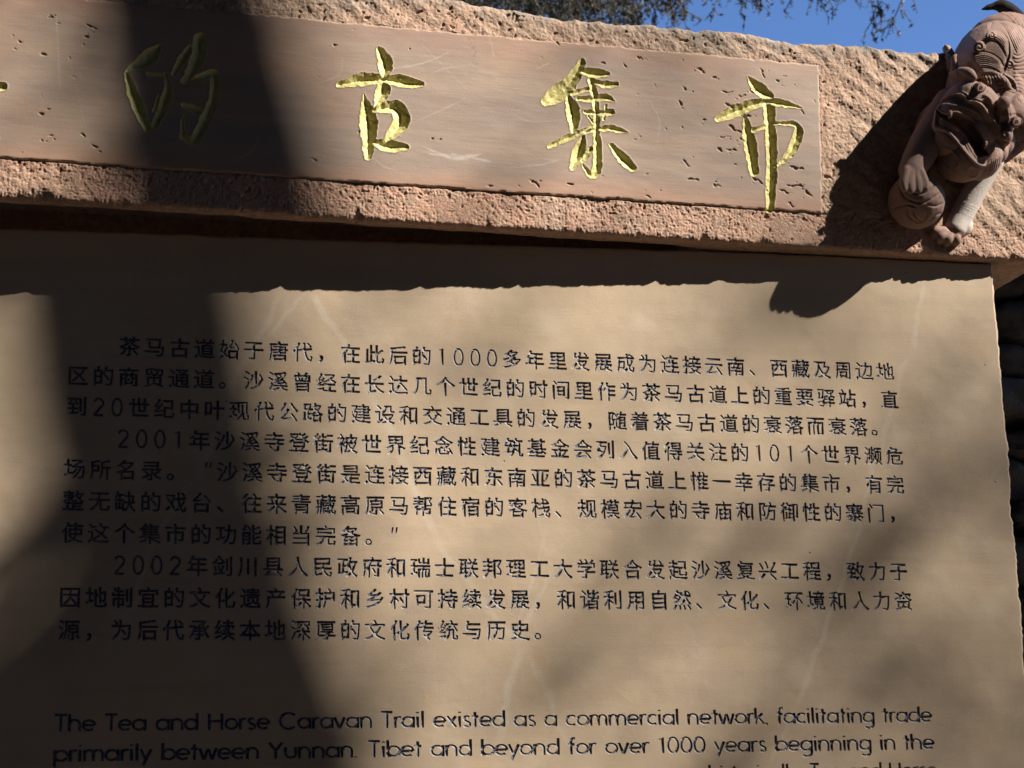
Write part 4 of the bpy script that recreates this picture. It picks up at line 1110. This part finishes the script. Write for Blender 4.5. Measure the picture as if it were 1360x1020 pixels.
# rubble bank seen past the right edge of the slab, with an unseen evergreen added to shade it
bank = thing('rubble_wall', 'dark rubble stone wall glimpsed behind the right edge of the slab', 'stone wall', tuple(W((40, -60.6, -45))))
import bmesh
def stone(c_, s_, seed):
    V, F = ico(); r = random.Random(seed); V = V.copy()
    V = np.sign(V)*np.abs(V)**.62; V *= 1+.16*fbm(V[:, 0]*2+seed*3.1, V[:, 1]*2+V[:, 2]*1.7, seed, 3)[:, None]
    V *= 1+.10*fbm(V[:, 0]*7+seed, V[:, 1]*7+V[:, 2]*6, seed+3, 3)[:, None]; V = V*np.array(s_)/2
    a0 = r.uniform(-.12, .12); R3 = np.array([[math.cos(a0), -math.sin(a0), 0], [math.sin(a0), math.cos(a0), 0], [0, 0, 1]])
    return V @ R3.T+c_, F
y = -60.5; k = 0; rs = random.Random(3)
bulk = Acc()
box(bulk, (2, -61, -60), (95, 31, -47))
while y < 31:
    hgt = rs.uniform(2.0, 4.2); x = 30+rs.uniform(0, 4)
    while x < 66:
        wd = rs.uniform(4, 9); c_ = np.array([x+wd/2, y+hgt/2, -46+rs.uniform(-1.2, 1.2)]); k += 1
        V, F = stone(c_, (wd*.98, hgt*.97, 6), k)
        vis = 36 < x+wd and x < 56 and y > -16
        if vis: part('stone', mesh_np('stone', W(V), F, M_RUBB), bank)
        else: bulk.add(V, F)
        x += wd
    y += hgt
V, F = bulk.get(); part('wall_core', mesh_np('wall_core', W(V), F, M_RUBB), bank, kind='stuff')
bs = thing('added_evergreen', 'dense evergreen added out of view to keep the rubble wall in shade', 'tree', tuple(W((205, -60.6, 36))))
A_ = Acc(); tube(A_, [(205, -61, 36), (204, 20, 36), (202, 100, 36), (200, 170, 36)], [4, 3.4, 2.6, 1.5], 10); V, F = A_.get(); part('trunk', mesh_np('trunk', W(V), F, M_BARK), bs)
LV = Acc()
for yy in np.arange(-30, 34, 4.):
    for xx_ in (38, 46, 54):
        if rng.random() < .06 or yy in (18., 22.): continue
        c_ = np.array([xx_, yy, -44])+SD*80; leaf_cloud(LV, c_+rng.normal(0, 1, (330, 3))*np.array([4.2, 2.6, 4.2]), 1.7, rng)
V, F = LV.get(); part('crown', mesh_np('crown', W(V), F, M_LEAF2, smooth=False), bs, kind='stuff')

# leaf shell added round the viewer to block sky light, with a sun gap
LV = Acc(); R0 = rng.uniform(150, 250, 63000)
th = rng.uniform(math.radians(-12), math.radians(192), R0.size); sz_ = rng.uniform(-.25, 1, R0.size); rr_ = np.sqrt(1-sz_**2)
P = np.stack([R0*rr_*np.cos(th), R0*sz_, R0*rr_*np.sin(th)], 1)
P = P+2.5*rng.normal(size=P.shape)
X_ = P[:, 0]-1.9*P[:, 2]; Y_ = P[:, 1]-1.75*P[:, 2]; wob = 5*fbm(P[:, 0]*.06, P[:, 1]*.06, 7, 3)
hole = (X_ > -34+wob) & (X_ < 40+wob) & (Y_ > -150) & (Y_ < 36+wob)
hole2 = (X_ > -120) & (X_ < 90) & (Y_ > -260) & (Y_ < -150) & (fbm(P[:, 0]*.03, P[:, 1]*.03, 9, 2) > .1)
keep = ~hole & ~hole2 & (P[:, 1] > -60) & ~((P[:, 2] < 6) & (P[:, 1] < 200))
leaf_cloud(LV, P[keep], 5.5, rng)
V, F = LV.get(); o = link('sky_block_foliage', mesh_np('sky_block_foliage', W(V), F, M_LEAF, smooth=False), kind='stuff')
o['label'] = 'dark foliage added out of view around the viewer to block sky light'; o['category'] = 'foliage'
